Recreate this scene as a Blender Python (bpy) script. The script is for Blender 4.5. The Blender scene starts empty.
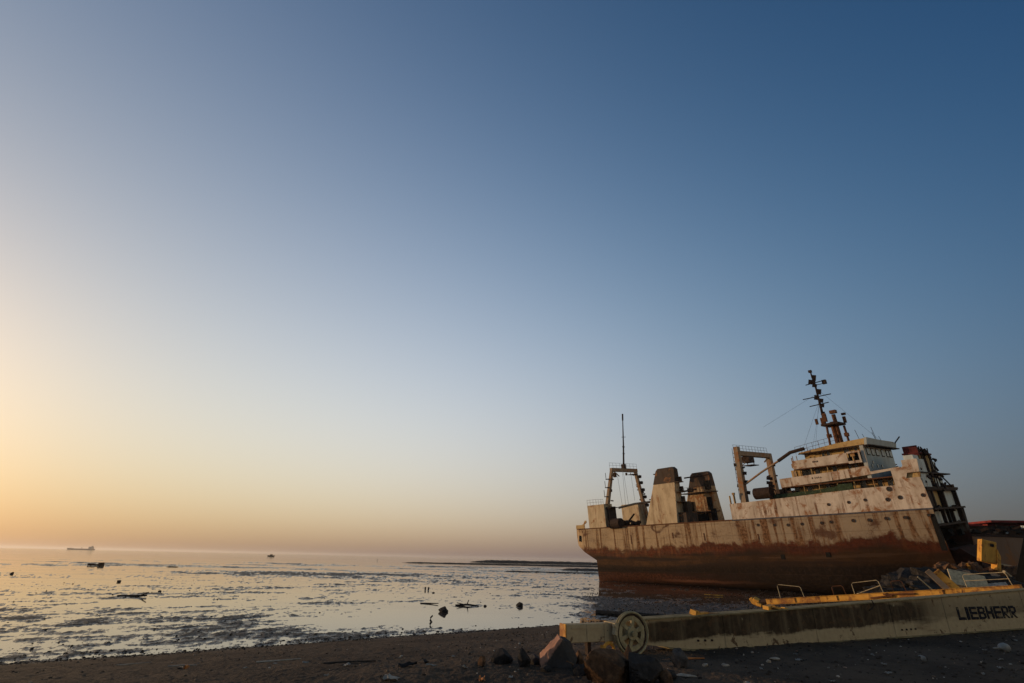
import bpy, bmesh, math, random
import numpy as np
from mathutils import Vector, Matrix, Euler, noise as mn
R = math.radians
scene = bpy.context.scene
COL = scene.collection
rnd = random.Random(7)

# ------------------------------------------------------------------ camera
EYE = 3.4
cam_d = bpy.data.cameras.new("camera")
cam = bpy.data.objects.new("camera", cam_d); COL.objects.link(cam)
cam_d.lens = 18.0; cam_d.sensor_width = 36.0; cam_d.clip_start = 0.1; cam_d.clip_end = 80000
PITCH, ROLL = 23.003, 1.2775
cam.matrix_world = (Matrix.Translation((0, 0, EYE)) @ Matrix.Rotation(R(90 + PITCH), 4, 'X')
                    @ Matrix.Rotation(R(ROLL), 4, 'Z'))
scene.camera = cam

# ------------------------------------------------------------------ light
SUN_AZ, SUN_EL = -64.0, 6.0
w = bpy.data.worlds.new("World"); scene.world = w; w.use_nodes = True
wt = w.node_tree
bg = wt.nodes["Background"]
sky = wt.nodes.new("ShaderNodeTexSky"); sky.sky_type = 'NISHITA'; sky.sun_disc = False
sky.sun_elevation = R(SUN_EL); sky.sun_rotation = R(SUN_AZ)
sky.altitude = 0; sky.air_density = 1.0; sky.dust_density = 0.3; sky.ozone_density = 1.0
# hazy air: smooth log2 transmission from height above the horizon (z) and cosine of the angle from the sun (g)
COEF = [(2.016, 1.458, 1.186), (-.666, -.246, 1.125), (-3.232, -2.844, -1.876), (-1.402, -.095, .844), (-2.158, -1.762, -1.61),
        (2.448, 1.923, 1.45), (-2.894, -2.221, -1.792), (-.101, -.075, -.218), (1.749, .413, -.008), (.618, .967, .958), (-.1, -.745, -1.322)]
def wm(op, a, b=0.0):
    m = wt.nodes.new("ShaderNodeMath"); m.operation = op
    for i, v in enumerate((a, b)):
        if isinstance(v, bpy.types.NodeSocket): wt.links.new(v, m.inputs[i])
        else: m.inputs[i].default_value = v
    return m.outputs[0]
tc = wt.nodes.new("ShaderNodeTexCoord"); sp = wt.nodes.new("ShaderNodeSeparateXYZ"); wt.links.new(tc.outputs["Generated"], sp.inputs[0])
dt = wt.nodes.new("ShaderNodeVectorMath"); dt.operation = 'DOT_PRODUCT'; wt.links.new(tc.outputs["Generated"], dt.inputs[0])
dt.inputs[1].default_value = (math.sin(R(SUN_AZ)) * math.cos(R(SUN_EL)), math.cos(R(SUN_AZ)) * math.cos(R(SUN_EL)), math.sin(R(SUN_EL)))
zs = wm('MAXIMUM', sp.outputs[2], 0.0); gs = wm('MAXIMUM', dt.outputs["Value"], -.32)
basis = [None, wm('POWER', math.e, wm('MULTIPLY', zs, -1 / .035)), wm('POWER', math.e, wm('MULTIPLY', zs, -1 / .15)), zs, wm('MULTIPLY', zs, zs),
         gs, wm('MULTIPLY', gs, gs), wm('MULTIPLY', wm('MULTIPLY', gs, gs), gs)]
basis += [wm('MULTIPLY', zs, gs), wm('MULTIPLY', basis[2], gs), wm('MULTIPLY', basis[2], basis[6])]
back = wm('MAXIMUM', wm('SUBTRACT', -.34, dt.outputs["Value"]), 0.0)   # low sky opposite the sun glows pinkish
cx_ = wt.nodes.new("ShaderNodeCombineXYZ")
for ch in range(3):
    acc = None
    for co_, ba in zip(COEF, basis):
        t_ = co_[ch] if ba is None else wm('MULTIPLY', ba, co_[ch])
        acc = t_ if acc is None else wm('ADD', acc, t_)
    acc = wm('ADD', acc, wm('MULTIPLY', back, (4.4, 3.0, 1.3)[ch]))
    wt.links.new(wm('POWER', 2.0, acc), cx_.inputs[ch])
vm = wt.nodes.new("ShaderNodeVectorMath"); vm.operation = 'MULTIPLY'
wt.links.new(sky.outputs[0], vm.inputs[0]); wt.links.new(cx_.outputs[0], vm.inputs[1]); wt.links.new(vm.outputs[0], bg.inputs[0])
bg.inputs[1].default_value = 0.1
sl = bpy.data.lights.new("sun", 'SUN'); so = bpy.data.objects.new("sun", sl); COL.objects.link(so)
sl.energy = 3.1; sl.angle = R(0.5); sl.color = (1.0, 0.68, 0.38)
sd = Vector((math.sin(R(SUN_AZ)) * math.cos(R(SUN_EL)), math.cos(R(SUN_AZ)) * math.cos(R(SUN_EL)), math.sin(R(SUN_EL))))
so.rotation_euler = sd.to_track_quat('Z', 'Y').to_euler()
vs = scene.view_settings
vs.view_transform = 'Standard'; vs.look = 'None'; vs.gamma = 1; vs.use_curve_mapping = False
vs.exposure = 0.0

# ------------------------------------------------------------------ node helpers
class NT:
    def __init__(s, name):
        s.m = bpy.data.materials.new(name); s.m.use_nodes = True
        s.t = s.m.node_tree; s.b = s.t.nodes["Principled BSDF"]; s.out = s.t.nodes["Material Output"]
    def n(s, ty, **kw):
        nd = s.t.nodes.new("ShaderNode" + ty)
        for k, v in kw.items(): setattr(nd, k, v)
        return nd
    def put(s, sock, v):
        if isinstance(v, bpy.types.NodeSocket): s.t.links.new(v, sock)
        elif isinstance(v, (tuple, list)) and len(v) == 3 and sock.type == 'RGBA': sock.default_value = (*v, 1)
        else: sock.default_value = v
    def obj(s): return s.n("TexCoord").outputs["Object"]
    def pos(s): return s.n("NewGeometry").outputs["Position"]
    def island(s): return s.n("NewGeometry").outputs["Random Per Island"]
    def map(s, v, scale=(1, 1, 1), loc=(0, 0, 0)):
        m = s.n("Mapping"); s.put(m.inputs[0], v); m.inputs["Scale"].default_value = scale
        m.inputs["Location"].default_value = loc; return m.outputs[0]
    def noise(s, v, scale=1, detail=6, rough=.55, dist=0, lac=2.0):
        m = s.n("TexNoise"); s.put(m.inputs["Vector"], v); m.inputs["Scale"].default_value = scale
        m.inputs["Detail"].default_value = detail; m.inputs["Roughness"].default_value = rough
        m.inputs["Distortion"].default_value = dist; m.inputs["Lacunarity"].default_value = lac
        return m.outputs[0]
    def vor(s, v, scale=1, feature='F1'):
        m = s.n("TexVoronoi", feature=feature); s.put(m.inputs["Vector"], v); m.inputs["Scale"].default_value = scale
        return m.outputs[0]
    def math(s, op, a, b=0.0, c=0.0):
        m = s.n("Math", operation=op); s.put(m.inputs[0], a); s.put(m.inputs[1], b)
        if len(m.inputs) > 2: s.put(m.inputs[2], c)
        return m.outputs[0]
    def ss(s, v, a, b, lo=0., hi=1.):
        m = s.n("MapRange", interpolation_type='SMOOTHSTEP'); s.put(m.inputs[0], v)
        m.inputs[1].default_value = a; m.inputs[2].default_value = b
        m.inputs[3].default_value = lo; m.inputs[4].default_value = hi; return m.outputs[0]
    def mix(s, f, a, b, mode='MIX'):
        m = s.n("Mix", data_type='RGBA', blend_type=mode); s.put(m.inputs[0], f)
        s.put(m.inputs[6], a); s.put(m.inputs[7], b); return m.outputs[2]
    def sep(s, v):
        m = s.n("SeparateXYZ"); s.put(m.inputs[0], v); return m.outputs
    def ramp(s, f, stops):
        m = s.n("ValToRGB"); s.put(m.inputs[0], f); e = m.color_ramp.elements
        while len(e) > 1: e.remove(e[-1])
        e[0].position = stops[0][0]; e[0].color = (*stops[0][1], 1)
        for p, c in stops[1:]:
            k = e.new(p); k.color = (*c, 1)
        return m.outputs[0]
    def bump(s, h, strength=.3, dist=.02):
        m = s.n("Bump"); s.put(m.inputs["Height"], h); m.inputs["Strength"].default_value = strength
        m.inputs["Distance"].default_value = dist; s.t.links.new(m.outputs[0], s.b.inputs["Normal"])
    def fin(s, col=None, rough=None, metal=None, spec=None, ior=None):
        if col is not None: s.put(s.b.inputs["Base Color"], col)
        if rough is not None: s.put(s.b.inputs["Roughness"], rough)
        if metal is not None: s.put(s.b.inputs["Metallic"], metal)
        if spec is not None: s.put(s.b.inputs["Specular IOR Level"], spec)
        if ior is not None: s.put(s.b.inputs["IOR"], ior)
        return s.m

RUST = (.17, .062, .022); DRUST = (.055, .026, .015)
def paint(name, base, amount=.5, sc=1.0, rough=.62, dark=.35, bump=.25, spec=.10, streak=.028, runs=1.0):
    """old weathered paint: vertical rust runs, blotches, grime; object space"""
    k = NT(name); o = k.obj()
    st = k.noise(k.map(o, (sc, sc, sc * streak)), 1.9, 5, .6); top = k.noise(k.map(o, (sc * .5, sc * .5, sc * .3), (4, 1, 7)), 1.0, 5, .55)
    bl = k.noise(o, .55 * sc, 12, .66, .6)
    fi = k.noise(o, 4.5 * sc, 8, .66)
    a = .72 - .32 * amount
    m1 = k.math('MULTIPLY', k.ss(st, a - .03, a + .10), k.ss(top, .40, .62, .0, runs)); m2 = k.ss(bl, a - .02, a + .12)
    mk = k.math('MAXIMUM', m1, m2)
    mk = k.math('MULTIPLY', mk, k.ss(fi, .25, .55, .45, 1.))
    tone = k.noise(k.map(o, (sc, sc, sc * .35), (9, 3, 1)), .9, 8, .6)
    b2 = k.mix(k.ss(tone, .35, .7, 0, dark), base, tuple(c * f for c, f in zip(base, (.40, .33, .26))))
    rc = k.mix(k.ss(fi, .35, .65), RUST, DRUST)
    rc = k.mix(k.ss(bl, .45, .6), rc, (.24, .10, .035))
    col = k.mix(mk, b2, rc)
    k.bump(k.math('ADD', k.math('MULTIPLY', mk, .5), fi), bump, .03)
    return k.fin(col, k.ss(fi, .3, .7, rough - .08, rough + .12), spec=spec)

def flat(name, base, rough=.6, var=.35, sc=4., bump=.2, metal=0., spec=.08):
    k = NT(name); o = k.obj()
    n1 = k.noise(o, sc, 8, .6); n2 = k.noise(o, sc * 5, 5, .6)
    c = k.mix(k.ss(n1, .35, .68, 0, var * 2), base, tuple(x * .45 for x in base))
    c = k.mix(k.ss(n2, .5, .75, 0, var), c, tuple(min(1, x * 1.5) for x in base))
    k.bump(n2, bump, .02)
    return k.fin(c, rough, metal, spec)

M = {}
M['white'] = paint('weathered_white_paint', (.56, .47, .38), .66, 1.1, dark=.5)
M['cream'] = paint('weathered_cream_paint', (.46, .31, .13), .62, 1.2)
M['front'] = paint('weathered_grey_front', (.40, .42, .40), .22, 1.0)
M['funnel'] = paint('weathered_funnel_paint', (.52, .40, .25), .50, 1.5, dark=.5)
M['funnel_rusty'] = paint('rust_patched_funnel_paint', (.44, .31, .17), .78, 1.5, dark=.6)
M['funnel_dark'] = paint('sooty_funnel_paint', (.060, .040, .029), .50, 1.6, dark=.8)
M['gantry'] = paint('rusty_gantry_paint', (.28, .20, .13), .66, 1.3, runs=.25, dark=.5)
M['rust'] = flat('rusted_steel', (.13, .055, .026), .75, .5, 3.)
M['darkrust'] = flat('dark_rusted_steel', (.05, .030, .022), .75, .5, 3.)
M['black'] = flat('painted_dark_interior', (.012, .011, .010), .8, .3)  # near-black colour stands in for the darkness inside openings and the hold
M['glass'] = flat('dark_window_opening', (.012, .012, .013), .25, .2, spec=.5)
M['green'] = flat('faded_green_canvas', (.045, .065, .035), .8, .5, 2.)
M['blue'] = flat('faded_blue_stripe', (.09, .085, .10), .6, .5, 1.)
M['grey'] = paint('exposed_grey_bulkhead', (.50, .53, .50), .42, 1.4)
M['olive'] = None
M['yellow'] = paint('old_yellow_paint', (.60, .31, .06), .62, 2.2, streak=.5, dark=.5)
M['rail'] = flat('pale_handrail_paint', (.45, .36, .22), .6, .4, 8.)
M['rope'] = flat('dark_wire', (.03, .027, .025), .7, .2)
M['red'] = flat('faded_red_paint', (.19, .028, .024), .7, .5, .6)
M['darkred'] = flat('dark_red_rusted_paint', (.12, .028, .025), .75, .5, 2.)
M['bowrust'] = flat('dark_maroon_bow_steel', (.040, .016, .012), .85, .6, 1.2, spec=.05)
M['plast'] = flat('pale_plastic', (.20, .195, .18), .5, .3, 9.)
M['concrete'] = flat('pale_broken_concrete', (.34, .30, .25), .85, .5, 6.)

# ---- hull
k = NT('rusted_hull_plating'); o = k.obj(); X, Y_, Z = k.sep(o)
ln = k.noise(k.map(o, (.22, .22, .05)), 1.0, 8, .65)
fine = k.noise(o, 3.2, 9, .66)
runs = k.noise(k.map(o, (1.0, .3, .045)), 1.5, 9, .62, .2)
runs2 = k.noise(k.map(o, (.33, .2, .03), (5, 1, 2)), 1.3, 8, .6, .2)
blot = k.noise(k.map(o, (.3, .3, .5), (1, 7, 3)), 1.0, 12, .68, .5)
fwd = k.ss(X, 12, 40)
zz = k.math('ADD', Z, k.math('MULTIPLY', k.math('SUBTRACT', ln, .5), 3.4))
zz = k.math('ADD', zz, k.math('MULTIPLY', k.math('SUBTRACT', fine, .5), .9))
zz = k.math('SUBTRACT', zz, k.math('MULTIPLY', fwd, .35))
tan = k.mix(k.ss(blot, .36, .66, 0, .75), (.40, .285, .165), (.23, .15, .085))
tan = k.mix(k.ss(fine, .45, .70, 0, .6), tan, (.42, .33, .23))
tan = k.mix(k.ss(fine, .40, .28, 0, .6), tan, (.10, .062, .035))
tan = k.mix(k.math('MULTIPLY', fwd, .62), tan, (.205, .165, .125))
rr = k.mix(k.ss(fine, .35, .7), (.17, .068, .022), (.045, .022, .012))
rm = k.math('MAXIMUM', k.ss(runs, .535, .62), k.ss(runs2, .53, .61))
rm = k.math('MULTIPLY', rm, k.ss(fine, .3, .55, .55, 1.))
upper = k.mix(k.math('MULTIPLY', rm, .92), tan, rr)
upper = k.mix(k.ss(blot, .56, .66, 0, .88), upper, (.085, .04, .024))
red = k.mix(k.ss(fine, .35, .68), (.15, .042, .018), (.050, .020, .012))
red = k.mix(k.ss(blot, .40, .62, 0, .75), red, (.075, .040, .024))
red = k.mix(k.ss(runs, .5, .65, 0, .5), red, (.20, .085, .035))
low = k.mix(k.ss(blot, .35, .65), (.082, .040, .018), (.042, .023, .013))
low = k.mix(k.ss(fine, .5, .75, 0, .5), low, (.13, .07, .036))
band = k.noise(k.map(o, (.05, .05, 1.1), (3, 2, 8)), 1.0, 7, .6, .15)
low = k.mix(k.ss(band, .46, .58, 0, .85), low, (.028, .019, .015))
low = k.mix(k.ss(band, .40, .32, 0, .6), low, (.13, .075, .045))
red = k.mix(k.ss(band, .50, .60, 0, .5), red, (.05, .028, .018))
edge = k.math('ADD', zz, k.math('ADD', k.math('MULTIPLY', k.math('SUBTRACT', runs2, .5), 2.2), k.math('MULTIPLY', k.math('SUBTRACT', blot, .5), 3.2)))
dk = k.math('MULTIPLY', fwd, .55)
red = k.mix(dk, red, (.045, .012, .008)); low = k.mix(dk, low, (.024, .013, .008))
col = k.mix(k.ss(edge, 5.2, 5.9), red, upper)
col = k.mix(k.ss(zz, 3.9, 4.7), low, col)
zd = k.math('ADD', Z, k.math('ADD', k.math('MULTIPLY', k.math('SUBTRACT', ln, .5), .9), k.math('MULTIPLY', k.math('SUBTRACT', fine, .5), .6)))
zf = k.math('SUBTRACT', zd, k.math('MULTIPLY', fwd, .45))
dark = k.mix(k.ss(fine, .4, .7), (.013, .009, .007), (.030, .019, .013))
col = k.mix(k.ss(zf, 2.0, 3.0, .96, 0), col, dark)                       # lower hull band: darker paint, with under-bilge shade put into its colour
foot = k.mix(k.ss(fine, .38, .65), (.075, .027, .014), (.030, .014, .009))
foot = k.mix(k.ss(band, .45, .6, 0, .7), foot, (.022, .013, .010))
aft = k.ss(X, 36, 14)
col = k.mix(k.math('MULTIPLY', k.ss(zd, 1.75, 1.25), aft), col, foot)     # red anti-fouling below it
lip = k.math('MULTIPLY', k.math('MULTIPLY', k.ss(zd, .15, .35), k.ss(zd, .75, .5)), k.ss(X, 12, 22))
col = k.mix(k.math('MULTIPLY', lip, k.math('MULTIPLY', aft, .6)), col, (.22, .10, .06))
pl = k.n("TexBrick"); k.put(pl.inputs["Vector"], k.map(k.n("TexCoord").outputs["Object"], (1, 1, 1)))
cmb = k.n("CombineXYZ"); k.put(cmb.inputs[0], X); k.put(cmb.inputs[1], Z)
k.put(pl.inputs["Vector"], cmb.outputs[0]); pl.inputs["Scale"].default_value = 1
pl.inputs["Brick Width"].default_value = 5.5; pl.inputs["Row Height"].default_value = 1.75; pl.inputs["Mortar Size"].default_value = .03
pl.inputs["Mortar Smooth"].default_value = .6
dent = k.noise(k.map(o, (.55, .55, .7)), 1.0, 3, .5)
h = k.math('ADD', k.math('MULTIPLY', fine, .25), k.math('MULTIPLY', dent, 1.6))
h = k.math('ADD', h, k.math('MULTIPLY', pl.outputs["Fac"], .35))
col = k.mix(k.math('MULTIPLY', pl.outputs["Fac"], .4), col, (.06, .032, .02))
k.bump(h, .6, .06)
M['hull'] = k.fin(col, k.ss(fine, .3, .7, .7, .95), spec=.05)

# ---- boom olive paint with grime band
k = NT('grimy_olive_boom_paint'); o = k.obj(); X, Y_, Z = k.sep(o)
n1 = k.noise(k.map(o, (.35, 1, 2.2)), 1.4, 9, .62, .3); n2 = k.noise(o, 6, 8, .65); chips = k.noise(o, 3.2, 10, .72, .4); n3 = k.noise(k.map(o, (3, 3, .5)), 2, 6, .6)
base = k.mix(k.ss(n2, .35, .7, 0, .5), (.40, .305, .18), (.26, .195, .115))
zr = k.math('DIVIDE', k.math('SUBTRACT', Z, 1.66), k.math('ADD', k.math('MULTIPLY', X, .038), .62))
zz = k.math('ADD', zr, k.math('MULTIPLY', k.math('SUBTRACT', n1, .5), .55))
zz = k.math('ADD', zz, k.math('MULTIPLY', k.math('SUBTRACT', n3, .5), .16))
g = k.math('MULTIPLY', k.ss(zz, .27, .46), k.ss(zz, 1.10, .72))
g = k.math('MULTIPLY', g, k.math('MULTIPLY', k.ss(X, -1.7, -.5), k.ss(X, 10.0, 6.2, .16, 1.)))
g2 = k.math('MULTIPLY', k.math('MULTIPLY', k.ss(zz, .34, .42), k.ss(zz, .66, .54)), k.ss(X, 5, 8))
g = k.math('MAXIMUM', g, k.math('MULTIPLY', g2, .22))
g = k.math('MULTIPLY', g, k.ss(n2, .25, .5, .8, 1.))
g = k.math('MINIMUM', k.math('MULTIPLY', g, 2.2), 1.0)
drip = k.noise(k.map(o, (2.2, 1, .25), (3, 0, 5)), 1.6, 7, .65)
g = k.math('MULTIPLY', g, k.ss(drip, .25, .55, .72, 1.))
grime = k.mix(k.ss(n2, .38, .62), (.024, .015, .010), (.056, .037, .022))
grime = k.mix(k.ss(chips, .54, .62, 0, .8), grime, (.11, .060, .030))
col = k.mix(k.math('MULTIPLY', g, .96), base, grime)
col = k.mix(k.ss(n1, .60, .72, 0, .6), col, (.10, .05, .025))
col = k.mix(k.ss(chips, .58, .63, 0, .9), col, (.07, .036, .02))
col = k.mix(k.ss(chips, .36, .30, 0, .5), col, (.55, .47, .30))
k.bump(k.math('ADD', n2, k.math('MULTIPLY', k.noise(k.map(o, (.9, 1, 1.2)), 1.5, 3, .5), 3.0)), .35, .03)
M['olive'] = k.fin(col, .8, spec=.05)

# ---- rocks
def rockmat(name, a, b, lich=None):
    k = NT(name); o = k.obj(); n1 = k.noise(o, 2.2, 10, .65, .3); n2 = k.noise(o, 11, 8, .65); v = k.vor(o, 6)
    c = k.mix(k.ss(n1, .38, .64), a, b); c = k.mix(k.ss(n2, .5, .72, 0, .55), c, tuple(x * 1.7 for x in a))
    c = k.mix(k.ss(n2, .5, .3, 0, .6), c, tuple(x * .4 for x in b))
    if lich: c = k.mix(k.ss(n1, .56, .62, 0, .8), c, lich)
    k.bump(k.math('ADD', n2, k.math('MULTIPLY', v, .5)), .7, .05)
    return k.fin(c, .9, spec=.06)
M['rock_grey'] = rockmat('grey_beach_rock', (.085, .075, .068), (.042, .037, .034))
M['rock_dark'] = rockmat('dark_beach_rock', (.040, .035, .032), (.022, .02, .019))
M['rock_pink'] = rockmat('pinkish_slab_rock', (.34, .19, .14), (.22, .125, .095))
M['rock_brown'] = rockmat('brown_beach_rock', (.13, .072, .040), (.050, .030, .020))
M['rock_pale'] = rockmat('pale_beach_stone', (.36, .30, .23), (.22, .18, .14))

M['flange'] = flat('worn_flange_paint', (.25, .20, .11), .9, .4, 5., spec=.05)
M['sheave'] = flat('pale_sheave_paint', (.35, .285, .16), .6, .4, 6.)
k = NT('blue_black_lettering'); o = k.obj(); ch_ = k.noise(o, 7, 9, .72, .3)
M['ink'] = k.fin(k.mix(k.ss(ch_, .55, .62, 0, .85), (.010, .011, .017), (.20, .155, .09)), .8, spec=.05)
M['bargehull'] = paint('rusty_barge_hull', (.20, .12, .075), .6, .35)
M['fragment'] = paint('red_hull_fragment', (.20, .05, .03), .5, .8)
k = NT('pink_faced_boulder'); o = k.obj(); nrm = k.n("NewGeometry")
n1 = k.noise(o, 7, 9, .65); n2 = k.noise(o, 26, 6, .6); X, Y_, Z = k.sep(o)
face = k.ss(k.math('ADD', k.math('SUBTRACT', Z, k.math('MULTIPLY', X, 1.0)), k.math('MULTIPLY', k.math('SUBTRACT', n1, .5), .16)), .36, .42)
c = k.mix(face, k.mix(n1, (.030, .027, .026), (.068, .060, .055)), k.mix(n1, (.24, .125, .085), (.36, .20, .14)))  # pinkish rock; its lit face and darker shade side are put into the colour
k.bump(k.math('ADD', n1, k.math('MULTIPLY', n2, .4)), .6, .03); M['block'] = k.fin(c, .9, spec=.06)

# ------------------------------------------------------------------ mesh helpers
KEEP_WHOLE = {'lettering', 'faded_lettering', 'gantry_railing', 'window'}
def clusters(bm, tol=.06):
    """islands of the mesh, merged where their bounding boxes touch"""
    seen, isl = set(), []
    for v in bm.verts:
        if v in seen: continue
        st, grp = [v], []; seen.add(v)
        while st:
            a = st.pop(); grp.append(a)
            for e in a.link_edges:
                b = e.other_vert(a)
                if b not in seen: seen.add(b); st.append(b)
        isl.append(grp)
    bb = [([min(v.co[i] for v in g) - tol for i in range(3)], [max(v.co[i] for v in g) + tol for i in range(3)]) for g in isl]
    par = list(range(len(isl)))
    def find(i):
        while par[i] != i: i = par[i]
        return i
    for i in range(len(isl)):
        for j in range(i):
            if all(bb[i][0][q] <= bb[j][1][q] and bb[j][0][q] <= bb[i][1][q] for q in range(3)): par[find(i)] = find(j)
    out = {}
    for i, g in enumerate(isl): out.setdefault(find(i), []).extend(g)
    return list(out.values())
class MB:
    def __init__(s): s.bm = bmesh.new()
    def quad(s, pts):
        return s.bm.faces.new([s.bm.verts.new(p) for p in pts])
    def box(s, lo, hi):
        x0, y0, z0 = lo; x1, y1, z1 = hi
        return s.hexa([(x0, y0, z0), (x1, y0, z0), (x1, y1, z0), (x0, y1, z0), (x0, y0, z1), (x1, y0, z1), (x1, y1, z1), (x0, y1, z1)])
    def hexa(s, p):
        v = [s.bm.verts.new(q) for q in p]
        for f in ((3, 2, 1, 0), (4, 5, 6, 7), (0, 1, 5, 4), (1, 2, 6, 5), (2, 3, 7, 6), (3, 0, 4, 7)):
            s.bm.faces.new([v[i] for i in f])
        return s
    def obox(s, c, size, rot=(0, 0, 0)):
        m = Euler(rot).to_matrix(); c = Vector(c); h = [x / 2 for x in size]
        P = [c + m @ Vector((sx * h[0], sy * h[1], sz * h[2])) for sz in (-1, 1) for sx, sy in ((-1, -1), (1, -1), (1, 1), (-1, 1))]
        return s.hexa(P)
    def prism(s, poly, axis, a, b):
        """poly in the two other axes, extruded along axis (0,1,2) from a to b"""
        def mk(p, t):
            q = [0, 0, 0]; q[axis] = t; oth = [i for i in range(3) if i != axis]
            q[oth[0]], q[oth[1]] = p; return q
        A = [s.bm.verts.new(mk(p, a)) for p in poly]; B = [s.bm.verts.new(mk(p, b)) for p in poly]
        s.bm.faces.new(A[::-1]); s.bm.faces.new(B); n = len(poly)
        for i in range(n): s.bm.faces.new((A[i], A[(i + 1) % n], B[(i + 1) % n], B[i]))
        return s
    def tube(s, pts, r, n=6, r2=None):
        pts = [Vector(p) for p in pts]; rings = []
        for i, p in enumerate(pts):
            if i == 0: d = pts[1] - p
            elif i == len(pts) - 1: d = p - pts[i - 1]
            else: d = (pts[i + 1] - pts[i - 1])
            d.normalize(); up = Vector((0, 0, 1)) if abs(d.z) < .9 else Vector((1, 0, 0))
            a = d.cross(up).normalized(); b = d.cross(a)
            rr = r if r2 is None else r + (r2 - r) * i / (len(pts) - 1)
            rings.append([s.bm.verts.new(p + (a * math.cos(t) + b * math.sin(t)) * rr) for t in [2 * math.pi * j / n for j in range(n)]])
        for A, B in zip(rings, rings[1:]):
            for j in range(n): s.bm.faces.new((A[j], A[(j + 1) % n], B[(j + 1) % n], B[j]))
        s.bm.faces.new(rings[0][::-1]); s.bm.faces.new(rings[-1]); return s
    def ring(s, c, R_, r, axis=1, n=36, m=8, sq=None):
        c = Vector(c); oth = [i for i in range(3) if i != axis]; g = []
        for i in range(n):
            t = 2 * math.pi * i / n; row = []
            for j in range(m):
                u = 2 * math.pi * j / m; q = Vector((0, 0, 0)); rad = R_ + r * math.cos(u)
                q[oth[0]] = rad * math.cos(t); q[oth[1]] = rad * math.sin(t); q[axis] = (sq or r) * math.sin(u)
                row.append(s.bm.verts.new(c + q))
            g.append(row)
        for i in range(n):
            for j in range(m):
                s.bm.faces.new((g[i][j], g[(i + 1) % n][j], g[(i + 1) % n][(j + 1) % m], g[i][(j + 1) % m]))
        return s
    def disc(s, c, r, axis, a, b, n=20):
        oth = [i for i in range(3) if i != axis]
        return s.prism([(c[oth[0]] + r * math.cos(2 * math.pi * i / n), c[oth[1]] + r * math.sin(2 * math.pi * i / n)) for i in range(n)], axis, a, b)
    def loft(s, secs, cap=True):
        g = [[s.bm.verts.new(p) for p in sec] for sec in secs]; n = len(g[0])
        for A, B in zip(g, g[1:]):
            for j in range(n): s.bm.faces.new((A[j], A[(j + 1) % n], B[(j + 1) % n], B[j]))
        if cap: s.bm.faces.new(g[0][::-1]); s.bm.faces.new(g[-1])
        return s
    def build(s, name, mat, parent=None, bevel=0, smooth=False, mats=None):
        bm = s.bm
        bmesh.ops.recalc_face_normals(bm, faces=bm.faces[:])
        if bevel:
            bmesh.ops.bevel(bm, geom=[e for e in bm.edges if e.calc_face_angle(0) > .5], offset=bevel, segments=1, affect='EDGES', clamp_overlap=True)
        if parent is not None and name not in KEEP_WHOLE:
            parts = clusters(bm)
            if 1 < len(parts) <= 60:
                objs = []
                for vs_ in parts:
                    b2 = bmesh.new(); mp = {v: b2.verts.new(v.co) for v in vs_}
                    for f in bm.faces:
                        if f.verts[0] in mp: b2.faces.new([mp[v] for v in f.verts])
                    me = bpy.data.meshes.new(name); b2.to_mesh(me); b2.free(); me.materials.append(mat)
                    for p in me.polygons: p.use_smooth = smooth
                    o = bpy.data.objects.new(name, me); COL.objects.link(o); o.parent = parent; objs.append(o)
                bm.free(); return objs[0]
        me = bpy.data.meshes.new(name); bm.to_mesh(me); bm.free()
        for p in me.polygons: p.use_smooth = smooth
        if mat: me.materials.append(mat)
        o = bpy.data.objects.new(name, me); COL.objects.link(o)
        if parent: o.parent = parent
        return o

def tag(o, label, cat, group=None, kind=None):
    if label: o['label'] = label
    if cat: o['category'] = cat
    if group: o['group'] = group
    if kind: o['kind'] = kind
    return o
def thing(name, label, cat, loc=(0, 0, 0), rot=(0, 0, 0), group=None):
    o = bpy.data.objects.new(name, None); COL.objects.link(o); o.location = loc; o.rotation_euler = rot
    return tag(o, label, cat, group)
def copy_tree(o, parent=None):
    c = o.copy(); COL.objects.link(c); c.parent = parent
    for ch in list(o.children): copy_tree(ch, c)
    return c

# ------------------------------------------------------------------ numpy noise
_rs = np.random.RandomState(3); _perm = np.concatenate([_rs.permutation(256)] * 3)
_ang = _rs.rand(256) * 2 * np.pi; _gx, _gy = np.cos(_ang), np.sin(_ang)
def pnoise(x, y):
    xi = np.floor(x).astype(int); yi = np.floor(y).astype(int); xf = x - xi; yf = y - yi
    xi &= 255; yi &= 255
    u = xf ** 3 * (xf * (xf * 6 - 15) + 10); v = yf ** 3 * (yf * (yf * 6 - 15) + 10)
    def g(a, b, fx, fy):
        hsh = _perm[_perm[(xi + a) & 255] + ((yi + b) & 255)]; return _gx[hsh] * fx + _gy[hsh] * fy
    n0 = g(0, 0, xf, yf) * (1 - u) + g(1, 0, xf - 1, yf) * u
    n1 = g(0, 1, xf, yf - 1) * (1 - u) + g(1, 1, xf - 1, yf - 1) * u
    return (n0 * (1 - v) + n1 * v) * 1.4
def fbm(x, y, oct=5, gain=.5, lac=2.03):
    a, t, s = 1., 0., 0.
    for i in range(oct):
        t = t + a * pnoise(x + 17.3 * i, y - 9.1 * i); s += a; x = x * lac; y = y * lac; a *= gain
    return t / s
def sstep(a, b, x):
    t = np.clip((x - a) / (b - a), 0, 1); return t * t * (3 - 2 * t)

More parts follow.
